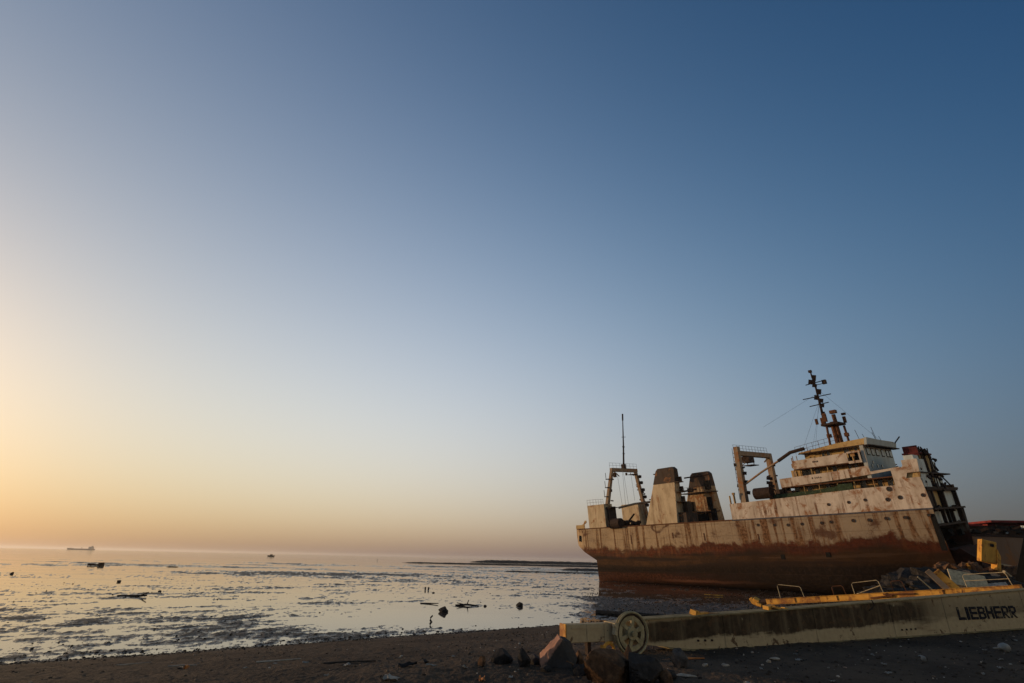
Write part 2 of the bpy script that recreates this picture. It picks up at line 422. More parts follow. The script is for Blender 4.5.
# mud coverage: soft ellipses on the flat (x, y, rx, ry, rotation, gain) in metres
BLOBS = [
 (-28, 31, 11, 7, .7, .07), (-17, 29, 9, 8, .5, .12), (-11, 27, 5, 4, .4, .13), (-38, 47, 16, 5, .5, .12),
 (-24, 40, 7, 2.0, .4, -.30), (-3, 37, 6, 6, .2, -.42), (-7, 33, 4, 3, .2, -.20),
 (-52, 62, 22, 7, .6, -.22), (-40, 106, 26, 13, .15, .34), (-75, 92, 30, 8, .4, -.20),
 (-12, 88, 15, 9, -.1, .12), (2, 76, 13, 4, -.5, .14), (6, 60, 9, 5, -.5, .12), (5.5, 41, 4.2, 7, 0, .12),
 (3, 52, 6, 5, 0, -.16), (-10, 58, 8, 6, 0, -.18), (19, 74, 14, 17, -.9, -.10), (22, 150, 30, 35, 0, .14), (25, 240, 45, 50, 0, .22)]
def terrain(x, y):
    d = -.59 * x + .807 * y
    d = d + .45 * fbm(x * .22, y * .22, 4) * sstep(12, 22, d)
    r = np.hypot(x, y)
    t = np.clip((d - 9) / (24.8 - 9), 0, 1)
    beach = 1.65 * (1 - t) + .05 * np.sin(t * np.pi)
    beach = beach + (.035 * fbm(x * .5, y * .5, 4) + .022 * fbm(x * 2.3 + 5, y * 2.3, 4)) * (1 - sstep(20, 25, d))
    near = (1 - sstep(20, 25, d)) * (1 - sstep(24, 34, r))
    beach = beach + near * (.016 * fbm(x * 5.5, y * 5.5 + 3, 3) + .011 * fbm(x * 14 + 8, y * 14, 2) + .03 * np.minimum(0, fbm(x * 1.6 + 20, y * 2.8, 3)))
    # mud flat
    al = .807 * x + .59 * y; ac = -.59 * x + .807 * y
    wx = 2.2 * fbm(x * .11 + 3, y * .11, 3); wy = 1.6 * fbm(x * .13 - 7, y * .13 + 5, 3)
    n = .55 * fbm(al * .10 + wx * .25, ac * .24 + wy * .25, 4, .6) + .60 * fbm(al * .34 + wx, ac * .95 + wy, 4, .62) + .66 * fbm(x * 1.9 + 11, y * 2.7, 4, .72)
    n = n - .30 * np.exp(-(fbm(al * .07 + wx * .3 + 9, ac * .13 + wy * .3, 3) / .05) ** 2)
    far = sstep(60, 160, r)
    nf = fbm(x * .018, y * .05 + .01 * x, 5, .6) * .8
    n = n * (1 - far) + far * (nf + .35 * n)
    b = np.full_like(x, -.048)
    for bx, by, rx, ry, ro, g in BLOBS:
        c, s_ = math.cos(ro), math.sin(ro); dx, dy = x - bx, y - by
        q = ((c * dx + s_ * dy) / rx) ** 2 + ((-s_ * dx + c * dy) / ry) ** 2
        b = b + g * np.exp(-q)
    edge = np.exp(-((d - 25.2) / 2.4) ** 2) * .09 * (1 - sstep(-6, 1, x) * .5)
    right = sstep(5.5, 10, x + 1.5 * fbm(x * .2, y * .2, 3)) * (1 - sstep(9, 15, .55 * y + .30 * x - 22 + 2.5 * fbm(x * .15, y * .3, 4)))
    mud = .16 * (n + b + edge + .42 * right)
    mud = np.clip(mud, -.12, .11) - .9 * sstep(240, 420, r) * (1 - sstep(20, 60, x) * (1 - sstep(380, 520, y)))
    # hull sits in a low bank of mud towards the bow and the shore rises inland on the right
    inland = sstep(66, 150, x + .25 * (90 - y))
    z = np.where(d < 24.8, np.maximum(beach, mud * sstep(22, 25.5, d) + beach * (1 - sstep(22, 25.5, d))), mud)
    return z + inland * (3.2 + .6 * fbm(x * .05, y * .05, 4))
def ground(x, y): return float(terrain(np.array([float(x)]), np.array([float(y)]))[0])

def build_terrain():
    az = np.concatenate([np.linspace(-180, -66, 24)[:-1], np.linspace(-66, -55, 30)[:-1], np.linspace(-55, 55, 1250)[:-1], np.linspace(55, 66, 30)[:-1], np.linspace(66, 180, 24)[:-1]])
    inv = np.linspace(1 / 7.0, 1 / 420., 460)
    rad = np.concatenate([[.25, 1, 2.5, 4, 5.5], 1 / inv, np.geomspace(450, 16000, 24)])
    A, RR = np.meshgrid(np.radians(az), rad, indexing='ij')
    x = np.sin(A) * RR; y = np.cos(A) * RR; z = terrain(x.ravel(), y.ravel())
    na, nr = x.shape
    co = np.stack([x.ravel(), y.ravel(), z], 1)
    i = np.arange(na)[:, None]; j = np.arange(nr - 1)[None, :]; i2 = (i + 1) % na
    f = np.stack([i * nr + j, i * nr + j + 1, i2 * nr + j + 1, i2 * nr + j], -1).reshape(-1, 4)
    co = np.vstack([co, [0, 0, ground(0, 0)]]); c = len(co) - 1
    me = bpy.data.meshes.new('beach_ground')
    tri = np.stack([np.arange(na) * nr, ((np.arange(na) + 1) % na) * nr, np.full(na, c)], 1)
    nv = f.size + tri.size
    me.vertices.add(len(co)); me.vertices.foreach_set('co', co.ravel())
    me.loops.add(nv); me.loops.foreach_set('vertex_index', np.concatenate([f.ravel(), tri.ravel()]))
    nf = len(f) + len(tri); me.polygons.add(nf)
    me.polygons.foreach_set('loop_start', np.concatenate([np.arange(len(f)) * 4, len(f) * 4 + np.arange(len(tri)) * 3]))
    me.polygons.foreach_set('loop_total', np.concatenate([np.full(len(f), 4), np.full(len(tri), 3)]))
    me.polygons.foreach_set('use_smooth', np.ones(nf, bool))
    me.update(calc_edges=True); me.validate()
    k = NT('dark_sand_and_mud'); p = k.pos(); X, Y_, Z = k.sep(p)
    n1 = k.noise(p, .5, 9, .65); n2 = k.noise(p, 5, 9, .68); n3 = k.noise(p, 26, 6, .7)
    v = k.vor(p, 18)
    sand = k.mix(k.ss(n1, .36, .66), (.088, .062, .043), (.046, .033, .024))
    sand = k.mix(k.ss(n2, .52, .7, 0, .6), sand, (.092, .072, .056))
    sand = k.mix(k.ss(n3, .62, .75, 0, .8), sand, (.15, .12, .095))
    sand = k.mix(k.ss(n3, .42, .30, 0, .8), sand, (.015, .013, .012))
    mud = k.mix(k.ss(n2, .35, .65), (.050, .034, .022), (.024, .017, .012))
    zz = k.math('ADD', Z, k.math('MULTIPLY', k.math('SUBTRACT', n2, .5), .25))
    wet = k.ss(zz, .35, .02); film = k.ss(k.math('ADD', Z, k.math('MULTIPLY', k.math('SUBTRACT', n2, .5), .05)), .040, .004)
    col = k.mix(wet, sand, mud)
    hgt = k.math('ADD', k.math('MULTIPLY', n3, .5), n2)
    k.bump(hgt, .8, .05)
    rough = k.math('ADD', k.math('MULTIPLY', wet, -.32), k.ss(n2, .3, .7, .80, .98))
    rough = k.math('SUBTRACT', rough, k.math('MULTIPLY', film, .36))
    m = k.fin(col, rough, spec=k.math('ADD', k.math('ADD', k.math('MULTIPLY', wet, .06), k.math('MULTIPLY', film, .17)), .04))
    me.materials.append(m)
    o = bpy.data.objects.new('beach_ground', me); COL.objects.link(o); tag(o, 'dark sandy beach sloping to a wet mudflat', None, kind='structure')
build_terrain()

def build_water():
    mb = MB(); n = 96; Rw = 16000
    mb.bm.faces.new([mb.bm.verts.new((Rw * math.cos(2 * math.pi * i / n), Rw * math.sin(2 * math.pi * i / n), 0)) for i in range(n)])
    k = NT('shallow_sea_water'); p = k.pos()
    n1 = k.noise(k.map(p, (.6, 1.5, 1)), 1.2, 6, .6); n2 = k.noise(k.map(p, (.05, .16, 1)), 1., 6, .6)
    far = k.math('MULTIPLY', n2, 1.)
    k.bump(k.math('ADD', k.math('MULTIPLY', n1, .12), k.math('MULTIPLY', n2, .6)), .10, .05)
    k.fin((.035, .030, .026), k.ss(n2, .35, .65, .03, .10), ior=1.45)
    o = mb.build('sea_water', k.m); tag(o, 'still shallow sea water over the mudflat', None, kind='structure')
build_water()
# ------------------------------------------------------------------ the beached trawler (x forward, y to port, z up)
ship = thing('beached_trawler', 'big rusty stern trawler lying on the mud with twin funnels, white superstructure and cut-off bow', 'ship',
             (16.95, 105.83, 0.0), (R(5), R(-.7), R(-53)))
BEAM = 13.0
def hull_section(s):
    # starboard profile from deck edge to keel as (inset, z); mirrored to port
    if s < .5: zb = float(np.interp(s, [-5, -4.75, -2.5, .45], [7.7, 6.25, 4.95, 3.5]))
    else: zb = -1.6
    f = float(sstep(42, 56, np.array(s))); a = float(1 - sstep(2, 14, np.array(s)))
    corner = max(0., (-s - 3.2)) * .75
    prof = []
    for z0, ins in ((9.2, 0), (8.2, 0), (7, 0), (5.8, .02), (4.6, .05), (3.4, .1), (2.2, .15), (1.2, .3), (.5, .55), (-.1, 1.2), (-1.6, 6.0)):
        z = 9.2 + (z0 - 9.2) * (9.2 - zb) / (9.2 + 1.6)
        dz = (9.2 - z) / 9.2
        prof.append((ins * .7 * float(sstep(0, 9, np.array(s))) + f * 3.4 * dz ** 1.5 + a * .0 * dz ** 1.5 + corner * .6, z))
    return prof
mb = MB(); secs = []
for s in (-5, -4.9, -4.75, -4, -2.5, -1, .2, .45, .55, 2, 5, 9, 14, 20, 28, 36, 42, 45, 48, 50, 52, 53.4, 54.7):
    pr = hull_section(s); sh = (lambda z: s + .05 * (z - 9.2) * 0)
    stb = [(s, min(i, 6.4), z) for i, z in pr]; prt = [(s, BEAM - min(i, 6.4), z) for i, z in pr]
    secs.append(stb + prt[::-1])
g = [[mb.bm.verts.new(p) for p in sec] for sec in secs]; n = len(g[0])
for A, B in zip(g, g[1:]):
    for j in range(n - 1): mb.bm.faces.new((A[j], A[j + 1], B[j + 1], B[j]))
mb.bm.faces.new(g[0])
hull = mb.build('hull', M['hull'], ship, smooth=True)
sm = hull.modifiers.new('edges', 'EDGE_SPLIT'); sm.split_angle = R(32)
MB().box((-4.6, .8, 8.45), (53.6, 12.2, 8.6)).build('deck', M['darkrust'], ship)
# rub rail / sheer strake lip along the deck edge aft
mb = MB(); mb.box((-4.0, -.06, 9.1), (29.6, .14, 9.27)); mb.box((-4.0, BEAM - .14, 9.1), (29.6, BEAM + .06, 9.27)); mb.box((-5.05, 1.0, 9.05), (-4.9, 12, 9.25))
mb.build('gunwale', M['rust'], ship)
# old blue stripe under the white plating
MB().box((29.5, -.045, 9.06), (54.72, .0, 9.24)).build('blue_stripe', M['blue'], ship)
# anchor-hawse slot near the stern and square freeing ports
def hole(name, s, z, w_, h_, wy, fr=None, d=.05, mat='black'):
    mb = MB(); mb.box((s - w_ / 2, wy - d, z - h_ / 2), (s + w_ / 2, wy + .1, z + h_ / 2)); return mb.build(name, M[mat], ship)
def rimmed(name, s, z, w_, h_, wy, fmat='white', d=.05):
    """rectangular opening: a frame standing proud with a dark pane set back"""
    mb = MB(); t = .07
    mb.box((s - w_ / 2 - t, wy - d, z - h_ / 2 - t), (s + w_ / 2 + t, wy + .02, z - h_ / 2)); mb.box((s - w_ / 2 - t, wy - d, z + h_ / 2), (s + w_ / 2 + t, wy + .02, z + h_ / 2 + t))
    mb.box((s - w_ / 2 - t, wy - d, z - h_ / 2), (s - w_ / 2, wy + .02, z + h_ / 2)); mb.box((s + w_ / 2, wy - d, z - h_ / 2), (s + w_ / 2 + t, wy + .02, z + h_ / 2))
    f = mb.build(name, M[fmat], ship)
    MB().box((s - w_ / 2 + .002, wy - .012, z - h_ / 2 + .002), (s + w_ / 2 - .002, wy + .06, z + h_ / 2 - .002)).build('pane', M['glass'], f)
    return f
def porthole(s, z, wy, r=.19, fmat='rust'):
    mb = MB(); mb.ring((s, wy - .01, z), r + .03, .03, axis=1, n=20, m=6); f = mb.build('porthole', M[fmat], ship, smooth=True)
    MB().disc((s, 0, z), r - .01, 1, wy - .015, wy + .1).build('pane', M['glass'], f)
PHS = [(33.42, 8.31), (35.84, 8.2), (37.74, 8.11), (39.65, 8.15), (42.21, 8.16), (43.4, 8.23), (46.05, 8.26), (47.87, 8.24), (49.75, 8.32), (51.74, 8.32), (54.15, 8.45)]
for s, z in PHS: porthole(s, z, -.02, .155)
PHU = [(43.65, 10.4, 0.17), (46.12, 10.49, 0.17), (48.06, 10.62, 0.17), (50.52, 10.48, 0.24), (51.86, 10.61, 0.24), (54.2, 10.68, 0.2), (50.99, 11.68, 0.3)]
for s, z, r in PHU: porthole(s, z, -.02, r * .8)
for s, z in ((22.6, 2.35), (36.0, 4.0), (42.0, 4.25)):
    hole('drain_opening', s, z, .55, .6, .13 if z > 3 else .25, d=.12)
MB().prism([(-3.75, 6.9), (-3.45, 6.9), (-3.3, 7.9), (-3.6, 8.0)], 1, -.04, .6).build('fairlead_opening', M['black'], ship)
# draught marks and scars: welded doubling plates along the side
mb = MB()
for s, z, w_, h_ in ((3.4, 5.0, 5.0, .1), (12, 4.6, 4.2, .07), (18.3, 6.9, .25, .9), (24.2, 6.4, .2, 1.1), (9.4, 6.2, .18, 1.5), (33, 6.3, .22, .8)):
    mb.box((s, -.035, z), (s + w_, .05, z + h_))
mb.build('doubling_plate', M['rust'], ship)
# stern bulwark block with curved lip
mb = MB(); mb.prism([(-5.0, 9.25), (-2.6, 9.25), (-2.6, 10.0), (-2.0, 10.3), (-2.0, 10.7), (-2.35, 10.7), (-2.8, 10.15), (-3.2, 9.95), (-4.9, 9.95)], 1, .7, .85)
mb.prism([(-5.0, 9.25), (-2.0, 9.25), (-2.0, 10.0), (-4.9, 9.95)], 1, 12.15, 12.3)
mb.build('stern_bulwark', M['cream'], ship)
blk = MB().box((-.9, .3, 8.6), (3.6, 2.6, 13.45)).build('gantry_pedestal', M['funnel'], ship, bevel=.05)
MB().box((-.9, 10.4, 8.6), (3.6, 12.7, 13.45)).build('gantry_pedestal', M['funnel'], ship, bevel=.05)
mb = MB(); mb.box((3.62, .9, 9.2), (4.6, 2.4, 12.9)); mb.box((3.62, .6, 12.6), (5.1, 2.5, 12.75)); mb.tube([(4.4, .8, 8.6), (4.4, .8, 13.2)], .12)
mb.build('pedestal_locker', M['darkrust'], ship)
def rail(name, pts, hgt, parent, mat='rust', step=1.2, bars=2, r=.022):
    mb = MB(); pts = [Vector(p) for p in pts]
    for a, b in zip(pts, pts[1:]):
        L = (b - a).length; k_ = max(1, round(L / step))
        for i in range(k_ + 1):
            p = a.lerp(b, i / k_); mb.tube([p, p + Vector((rnd.uniform(-.04, .04), rnd.uniform(-.04, .04), hgt))], r, 5)
        for j in range(1, bars + 1): mb.tube([a + Vector((0, 0, hgt * j / bars)), b + Vector((0, 0, hgt * j / bars))], r, 5)
    return mb.build(name, M[mat], parent)
rail('railing', [(-.8, .35, 13.45), (1.6, .35, 13.45), (1.6, 2.4, 13.45)], 1.0, ship, 'rust', .8)

# ---- aft gantry (A-frame across the stern) and pole mast on its crosshead
gan = MB()
def leg(mb, base, top, w0, w1, d0, d1):
    b, t = Vector(base), Vector(top)
    mb.hexa([(b.x - d0, b.y - w0, b.z), (b.x + d0, b.y - w0, b.z), (b.x + d0, b.y + w0, b.z), (b.x - d0, b.y + w0, b.z),
             (t.x - d1, t.y - w1, t.z), (t.x + d1, t.y - w1, t.z), (t.x + d1, t.y + w1, t.z), (t.x - d1, t.y + w1, t.z)])
GA = 4.3
ag = None
mb = MB(); mb.box((GA - .34, 2.7, 19.5), (GA + .34, 10.5, 20.2)); ag = mb.build('aft_gantry', M['gantry'], ship, bevel=.04)
mb = MB(); leg(mb, (GA - .5, 1.15, 13.4), (GA, 3.1, 20.2), .33, .27, .36, .3); mb.build('gantry_leg', M['gantry'], ag, bevel=.04)
mb = MB(); leg(mb, (GA, 12.3, 8.6), (GA, 10.0, 20.2), .34, .27, .36, .3); mb.build('gantry_leg', M['gantry'], ag, bevel=.04)
mb = MB()
for z_, w_ in ((14.7, 1.2), (16.4, 1.7), (18.0, 2.15)): mb.box((GA - .7, w_ - .55, z_), (GA - .1, w_ + .1, z_ + .14)); mb.tube([(GA - .6, w_ - .5, z_), (GA - .6, w_ - .5, z_ + 1.3)], .05)
for z_ in (13, 14.6, 16.0, 17.4, 18.6): mb.obox((GA + .55, 12.3 - (z_ - 8.6) * .2 + .3, z_), (.5, .55, .5), (.2, .3, .1))
mb.obox((GA - .2, 3.9, 18.9), (.5, .5, .9)); mb.obox((GA, 9.2, 19.05), (1.3, 1.6, .12)); mb.tube([(GA, 8.5, 19.4), (GA, 8.5, 19.0)], .05); mb.tube([(GA, 9.9, 19.4), (GA, 9.9, 19.0)], .05)
mb.obox((GA, 7.2, 19.1), (.3, .3, .5))
mb.build('gantry_fittings', M['darkrust'], ag)
for i in range(16):
    z_ = rnd.uniform(13.6, 19.2); f_ = (z_ - 13.4) / 6.8; y_ = (1.15 + 1.95 * f_) if i % 2 else 12.3 - (z_ - 8.6) * .198
    MB().obox((GA + rnd.choice((-.55, .5)), y_ + rnd.uniform(-.4, .4), z_), (rnd.uniform(.15, .4), rnd.uniform(.15, .45), rnd.uniform(.1, .5)), (rnd.uniform(-.4, .4), rnd.uniform(-.4, .4), 0)).build('block', M['darkrust'], ag)
MB().tube([(GA + .3, 3.2, 19.5), (GA + .3, 4.6, 18.6)], .1).build('brace', M['gantry'], ag); MB().tube([(GA + .3, 10.1, 19.5), (GA + .3, 8.9, 18.8)], .1).build('brace', M['gantry'], ag)
rail('gantry_railing', [(GA, 2.4, 20.25), (GA, 10.7, 20.25)], .95, ag, 'darkrust', 1.1)
mb = MB()
for y_ in (4.4, 6.1, 6.4, 8.6): mb.tube([(GA, y_, 19.4), (GA + rnd.uniform(-.3, .3), y_ + rnd.uniform(-.4, .5), rnd.uniform(10, 14))], .03, 4)
mb.build('hanging_wire', M['rope'], ag)
pm = MB(); pm.tube([(GA, 6.6, 20.2), (GA, 7.5, 25.2), (GA, 8.3, 30.3)], .2, 8, .09)
pm.tube([(GA, 8.28, 30.2), (GA, 8.5, 31.6)], .16, 8); pm.tube([(GA, 7.2, 26.6), (GA, 8.5, 26.7)], .05, 5)
pm.tube([(GA, 7.1, 24.6), (GA, 7.7, 24.6)], .12, 5); pm.tube([(GA, 6.9, 23.2), (GA, 7.5, 23.2)], .09, 5); pm.obox((GA, 6.65, 20.6), (.7, .7, .9))
pm.build('pole_mast', M['darkrust'], ship, smooth=False)
# boom resting across the aft deck, winch house and deck clutter
MB().tube([(5.2, 2.6, 12.6), (6.5, 6, 13.2), (8.2, 10.6, 13.5)], .2, 8).build('cargo_boom', M['gantry'], ship)
wh = MB().box((9.3, 6.5, 8.6), (11.0, 9.0, 11.7)).build('winch_house', M['cream'], ship, bevel=.05)
rail('winch_railing', [(9.3, 6.5, 11.7), (11, 6.5, 11.7)], 1.1, wh, 'darkrust', .8)
MB().box((9.6, 6.44, 9.2), (10.2, 6.52, 11.0)).build('door', M['black'], wh)
wn = MB(); wn.disc((0, 0, 9.8), .9, 0, 5.6, 7.6, 18); wn.disc((0, 0, 9.8), .9, 0, 5.2, 5.35); 
for i in range(14): wn.obox((rnd.uniform(4.4, 8), rnd.uniform(2.2, 8), rnd.uniform(9.0, 10.0)), (rnd.uniform(.3, 1.3), rnd.uniform(.3, 1.2), rnd.uniform(.3, .9)), (rnd.uniform(-.4, .4), rnd.uniform(-.4, .4), rnd.uniform(0, 3)))
wn.tube([(4.8, 4, 9.4), (6.2, 4, 10.2), (7.6, 4, 11.3)], .16); wn.tube([(5, 3, 9.5), (7.5, 3.2, 10.1)], .2)
wn.build('trawl_winch', M['darkrust'], ship)

# ---- funnels
def funnel(s0, w0, mirror, ztop, door):
    # base s0..s0+6.6, width 2.4; leans in on all sides
    b = [(s0, 0), (s0 + 6.7, 0), (s0 + 6.7, 2.5), (s0, 2.5)]; t = [(s0 + 3.7, .25), (s0 + 7.5, .25), (s0 + 7.5, 1.25), (s0 + 3.7, 1.25)]
    if mirror: t = [(x - .35, y) for x, y in t]; b = [(x + .3, y * 1.2) for x, y in b]
    def at(h):
        f = (h - 9.0) / (ztop - 9.0); return [(p[0] + (q[0] - p[0]) * f, w0 + p[1] + (q[1] - p[1]) * f, h) for p, q in zip(b, t)]
    zc = ztop - 2.4
    f = MB().loft([at(8.6), at(zc)]).build('funnel', M['funnel_rusty'] if mirror else M['funnel'], ship, bevel=.06)
    c = MB(); c.loft([at(zc), at(ztop - .25)]); q = at(ztop - .25); m_ = sum((Vector(p) for p in q), Vector()) / 4
    c.loft([[m_ + (Vector(p) - m_) * 1.015 for p in q], [m_ + (Vector(p) - m_) * .8 + Vector((0, 0, .45)) for p in q]])
    c.build('funnel_cap', M['funnel_dark'], f)
    return f, at
f1, at1 = funnel(12.7, .5, False, 18.2, 0)
f2, at2 = funnel(13.6, 10.0, True, 17.6, 0)
mb = MB()
for h in (10.8, 12.6, 14.2, 15.8): # ledges and vents on the forward face of the near funnel
    p = at1(h); mb.obox((p[1][0] + .35, (p[1][1] + p[2][1]) / 2, h), (.8, 1.5, .16)); mb.obox((p[1][0] + .3, p[2][1] - .2, h + .5), (.5, .45, .8))
p = at1(14.2); mb.tube([(p[2][0] + .1, p[2][1], 14.2), (p[2][0] + 1.6, p[2][1] + 2.2, 14.5)], .16); mb.obox((p[2][0] + .9, p[2][1] + 1.4, 14.4), (.7, .7, .7))
mb.box((19.5, 1.0, 8.6), (21.0, 4.2, 10.8)); mb.box((19.8, 2.2, 10.8), (20.6, 3.4, 12.6))
mb.build('funnel_fittings', M['funnel_dark'], f1)
mb = MB(); p = at1(18.0); mb.tube([(p[0][0] - .8, p[0][1] + .4, 17.6), (p[0][0] + .3, p[0][1] + .4, 17.6)], .12); p = at1(13.3); mb.tube([(p[0][0] - .7, p[0][1] + .6, 13.4), (p[0][0] + .3, p[0][1] + .6, 13.4)], .1)
mb.build('exhaust_stub', M['darkrust'], f1)
mb = MB()
for h, ex in ((14.15, .7), (10.75, .55)):
    p = at2(h); mb.hexa([(p[0][0] - ex * 1.6, p[0][1] - ex, h), (p[1][0] + ex * .5, p[0][1] - ex, h), (p[1][0] + ex * .5, p[0][1] + 1.6, h), (p[0][0] - ex * 1.6, p[0][1] + 1.6, h),
             (p[0][0] - ex * 1.6, p[0][1] - ex, h + .16), (p[1][0] + ex * .5, p[0][1] - ex, h + .16), (p[1][0] + ex * .5, p[0][1] + 1.6, h + .16), (p[0][0] - ex * 1.6, p[0][1] + 1.6, h + .16)])
mb.tube([(at2(17)[0][0] - 1.2, at2(17)[0][1], 17.1), (at2(17)[1][0], at2(17)[0][1], 17.2)], .14)
mb.build('funnel_platform', M['darkrust'], f2)
p = at2(14.3); rail('funnel_railing', [(p[0][0] - .9, p[0][1] - .65, 14.3), (p[1][0] + .3, p[0][1] - .65, 14.3)], 1.0, f2, 'darkrust', .7)
mb = MB()
p = at2(11.8); mb.obox((p[0][0] + .9, p[0][1] - .12, 11.9), (1.5, .25, 1.7)); p = at2(15.7); mb.obox((p[1][0] - .5, p[1][1] - .12, 15.4), (1.1, .3, 1.5))
p = at2(12); mb.obox((p[1][0] - .6, p[1][1] - .1, 12.2), (.9, .25, 2.2)); p = at2(9.6); mb.obox((p[1][0] - 2.2, p[1][1] - .2, 9.8), (2.0, .3, 1.4)); mb.obox((p[1][0] + .1, p[1][1] - .3, 10.2), (.9, .4, 2.2))
mb.build('louvre', M['black'], f2)
mb = MB()
for i in range(5): mb.box((22.4 + i * 1.1, 4.5 + rnd.random() * 3, 8.6), (23.2 + i * 1.1, 6.5 + rnd.random() * 3, 9.0 + rnd.random() * .25))
mb.build('deck_hatch', M['rust'], ship)

# ---- forward working gantry over the well
GF = 31.6
fg = MB().box((GF - .4, 1.4, 18.6), (GF + .4, 12.0, 19.35)).build('forward_gantry', M['gantry'], ship, bevel=.04)
mb = MB(); leg(mb, (GF, 1.0, 11.4), (GF, 1.8, 20.0), .45, .38, .45, .38); mb.build('gantry_leg', M['gantry'], fg, bevel=.04)
mb = MB(); leg(mb, (GF, 11.2, 11.4), (GF, 11.6, 18.9), .45, .4, .45, .4); mb.build('gantry_leg', M['gantry'], fg, bevel=.04)
mb = MB()
for z_ in np.arange(12.2, 19.6, .62): q_ = 1.0 + (z_ - 11.4) * .093; mb.box((GF - .62, q_ - .3, z_), (GF - .4, q_ + .15, z_ + .06))
mb.tube([(GF - .6, .8, 12), (GF - .6, 1.5, 19.8)], .035, 5)
for z_, y_ in ((14.6, 1.6), (15.9, 1.7), (13.0, 1.6), (14.0, 9.6), (15.2, 9.5), (14.5, 9.2)): mb.obox((GF + .35, y_, z_), (.9, .7, .35), (.3, .2, .5))
mb.obox((GF, 4.6, 18.1), (1.2, 1.6, 1.0)); mb.obox((GF, 5.2, 17.2), (1.5, 2.2, .12)); mb.tube([(GF, 4.2, 18.6), (GF, 4.2, 17.2)], .06); mb.tube([(GF, 6.2, 18.6), (GF, 6.2, 17.2)], .06)
mb.obox((GF, 2.1, 18.1), (.4, .4, 1.0))
mb.build('gantry_fittings', M['darkrust'], fg)
for i in range(18):
    z_ = rnd.uniform(12.4, 18.4); y_ = 1.0 + (z_ - 11.4) * .093 if i % 2 else 11.2 + (z_ - 11.4) * .05
    MB().obox((GF + rnd.choice((-.5, .5)), y_ + rnd.uniform(-.45, .45), z_), (rnd.uniform(.15, .45), rnd.uniform(.15, .45), rnd.uniform(.1, .5)), (rnd.uniform(-.4, .4), rnd.uniform(-.4, .4), 0)).build('block', M['darkrust'], fg)
MB().tube([(GF, 2.2, 18.7), (GF, 3.6, 17.6), (GF, 1.9, 16.8)], .09).build('brace', M['gantry'], fg); MB().tube([(GF, 11.2, 18.6), (GF, 9.8, 17.9)], .12).build('brace', M['gantry'], fg)
rail('gantry_railing', [(GF - .3, 1.4, 19.35), (GF - .3, 12.0, 19.35)], 1.0, fg, 'darkrust', 1.0)
MB().tube([(GF + .4, 1.4, 14.2), (35.2, .8, 15.6), (40.3, .4, 17.7)], .15, 8).build('derrick_boom', M['gantry'], ship)
MB().tube([(38.2, .55, 16.85), (40.2, .4, 17.75), (42.2, .4, 18.0)], .24, 8).build('derrick_sleeve', M['darkrust'], ship)
mb = MB()
for i in range(16): mb.obox((rnd.uniform(33, 37.5), rnd.uniform(2, 9), rnd.uniform(11.7, 12.9)), (rnd.uniform(.4, 1.6), rnd.uniform(.4, 1.6), rnd.uniform(.3, 1.1)), (0, rnd.uniform(-.3, .3), rnd.uniform(0, 3)))
mb.disc((0, 0, 12.6), .8, 0, 34.0, 36.5, 16); mb.ring((35, 3, 12.6), .7, .12, axis=1)
mb.build('deck_winch', M['darkrust'], ship)

# ---- white side plating and superstructure
mb = MB()
def plate(mb, prof, w0, w1): mb.prism(prof, 1, w0, w1)
plate(mb, [(29.6, 9.2), (47.2, 9.2), (47.2, 12.02), (38.2, 11.72), (29.6, 11.5)], .0, .12)
plate(mb, [(47.2, 9.2), (54.75, 9.2), (54.55, 12.05), (47.2, 12.05)], .0, .12)
plate(mb, [(51.75, 12.05), (53.0, 12.05), (53.1, 12.75), (53.35, 13.35), (53.35, 14.85), (53.15, 14.85), (53.1, 14.2), (52.75, 13.95), (51.75, 13.95)], .0, .12)
plate(mb, [(53.0, 12.05), (54.55, 12.05), (54.45, 12.75), (53.1, 12.75)], .0, .12)
plate(mb, [(53.35, 13.35), (54.6, 13.35), (54.75, 14.85), (53.35, 14.85)], .0, .12)
mb.build('side_plating', M['white'], ship)
MB().prism([(53.02, 12.75), (54.45, 12.75), (54.6, 13.35), (53.3, 13.35)], 1, .25, .4).build('mooring_recess', M['cream'], ship)
mb = MB(); mb.box((29.6, .12, 9.0), (29.75, 12.9, 11.5)); mb.tube([(29.7, .3, 11.4), (29.7, .3, 12.7)], .12); mb.tube([(30.4, .3, 11.4), (30.4, .3, 12.9)], .16)
mb.box((30.25, .1, 12.8), (30.55, .5, 13.1))
mb.build('break_bulkhead', M['cream'], ship)
mb = MB(); mb.prism([(29.6, 12.9), (54.75, 12.9), (54.55, .12), (29.6, .12)][::-1], 2, 11.2, 11.36); mb.build('upper_deck', M['darkrust'], ship)
MB().box((29.6, 12.88, 9.2), (54.5, 13.0, 12.0)).build('port_plating', M['white'], ship)
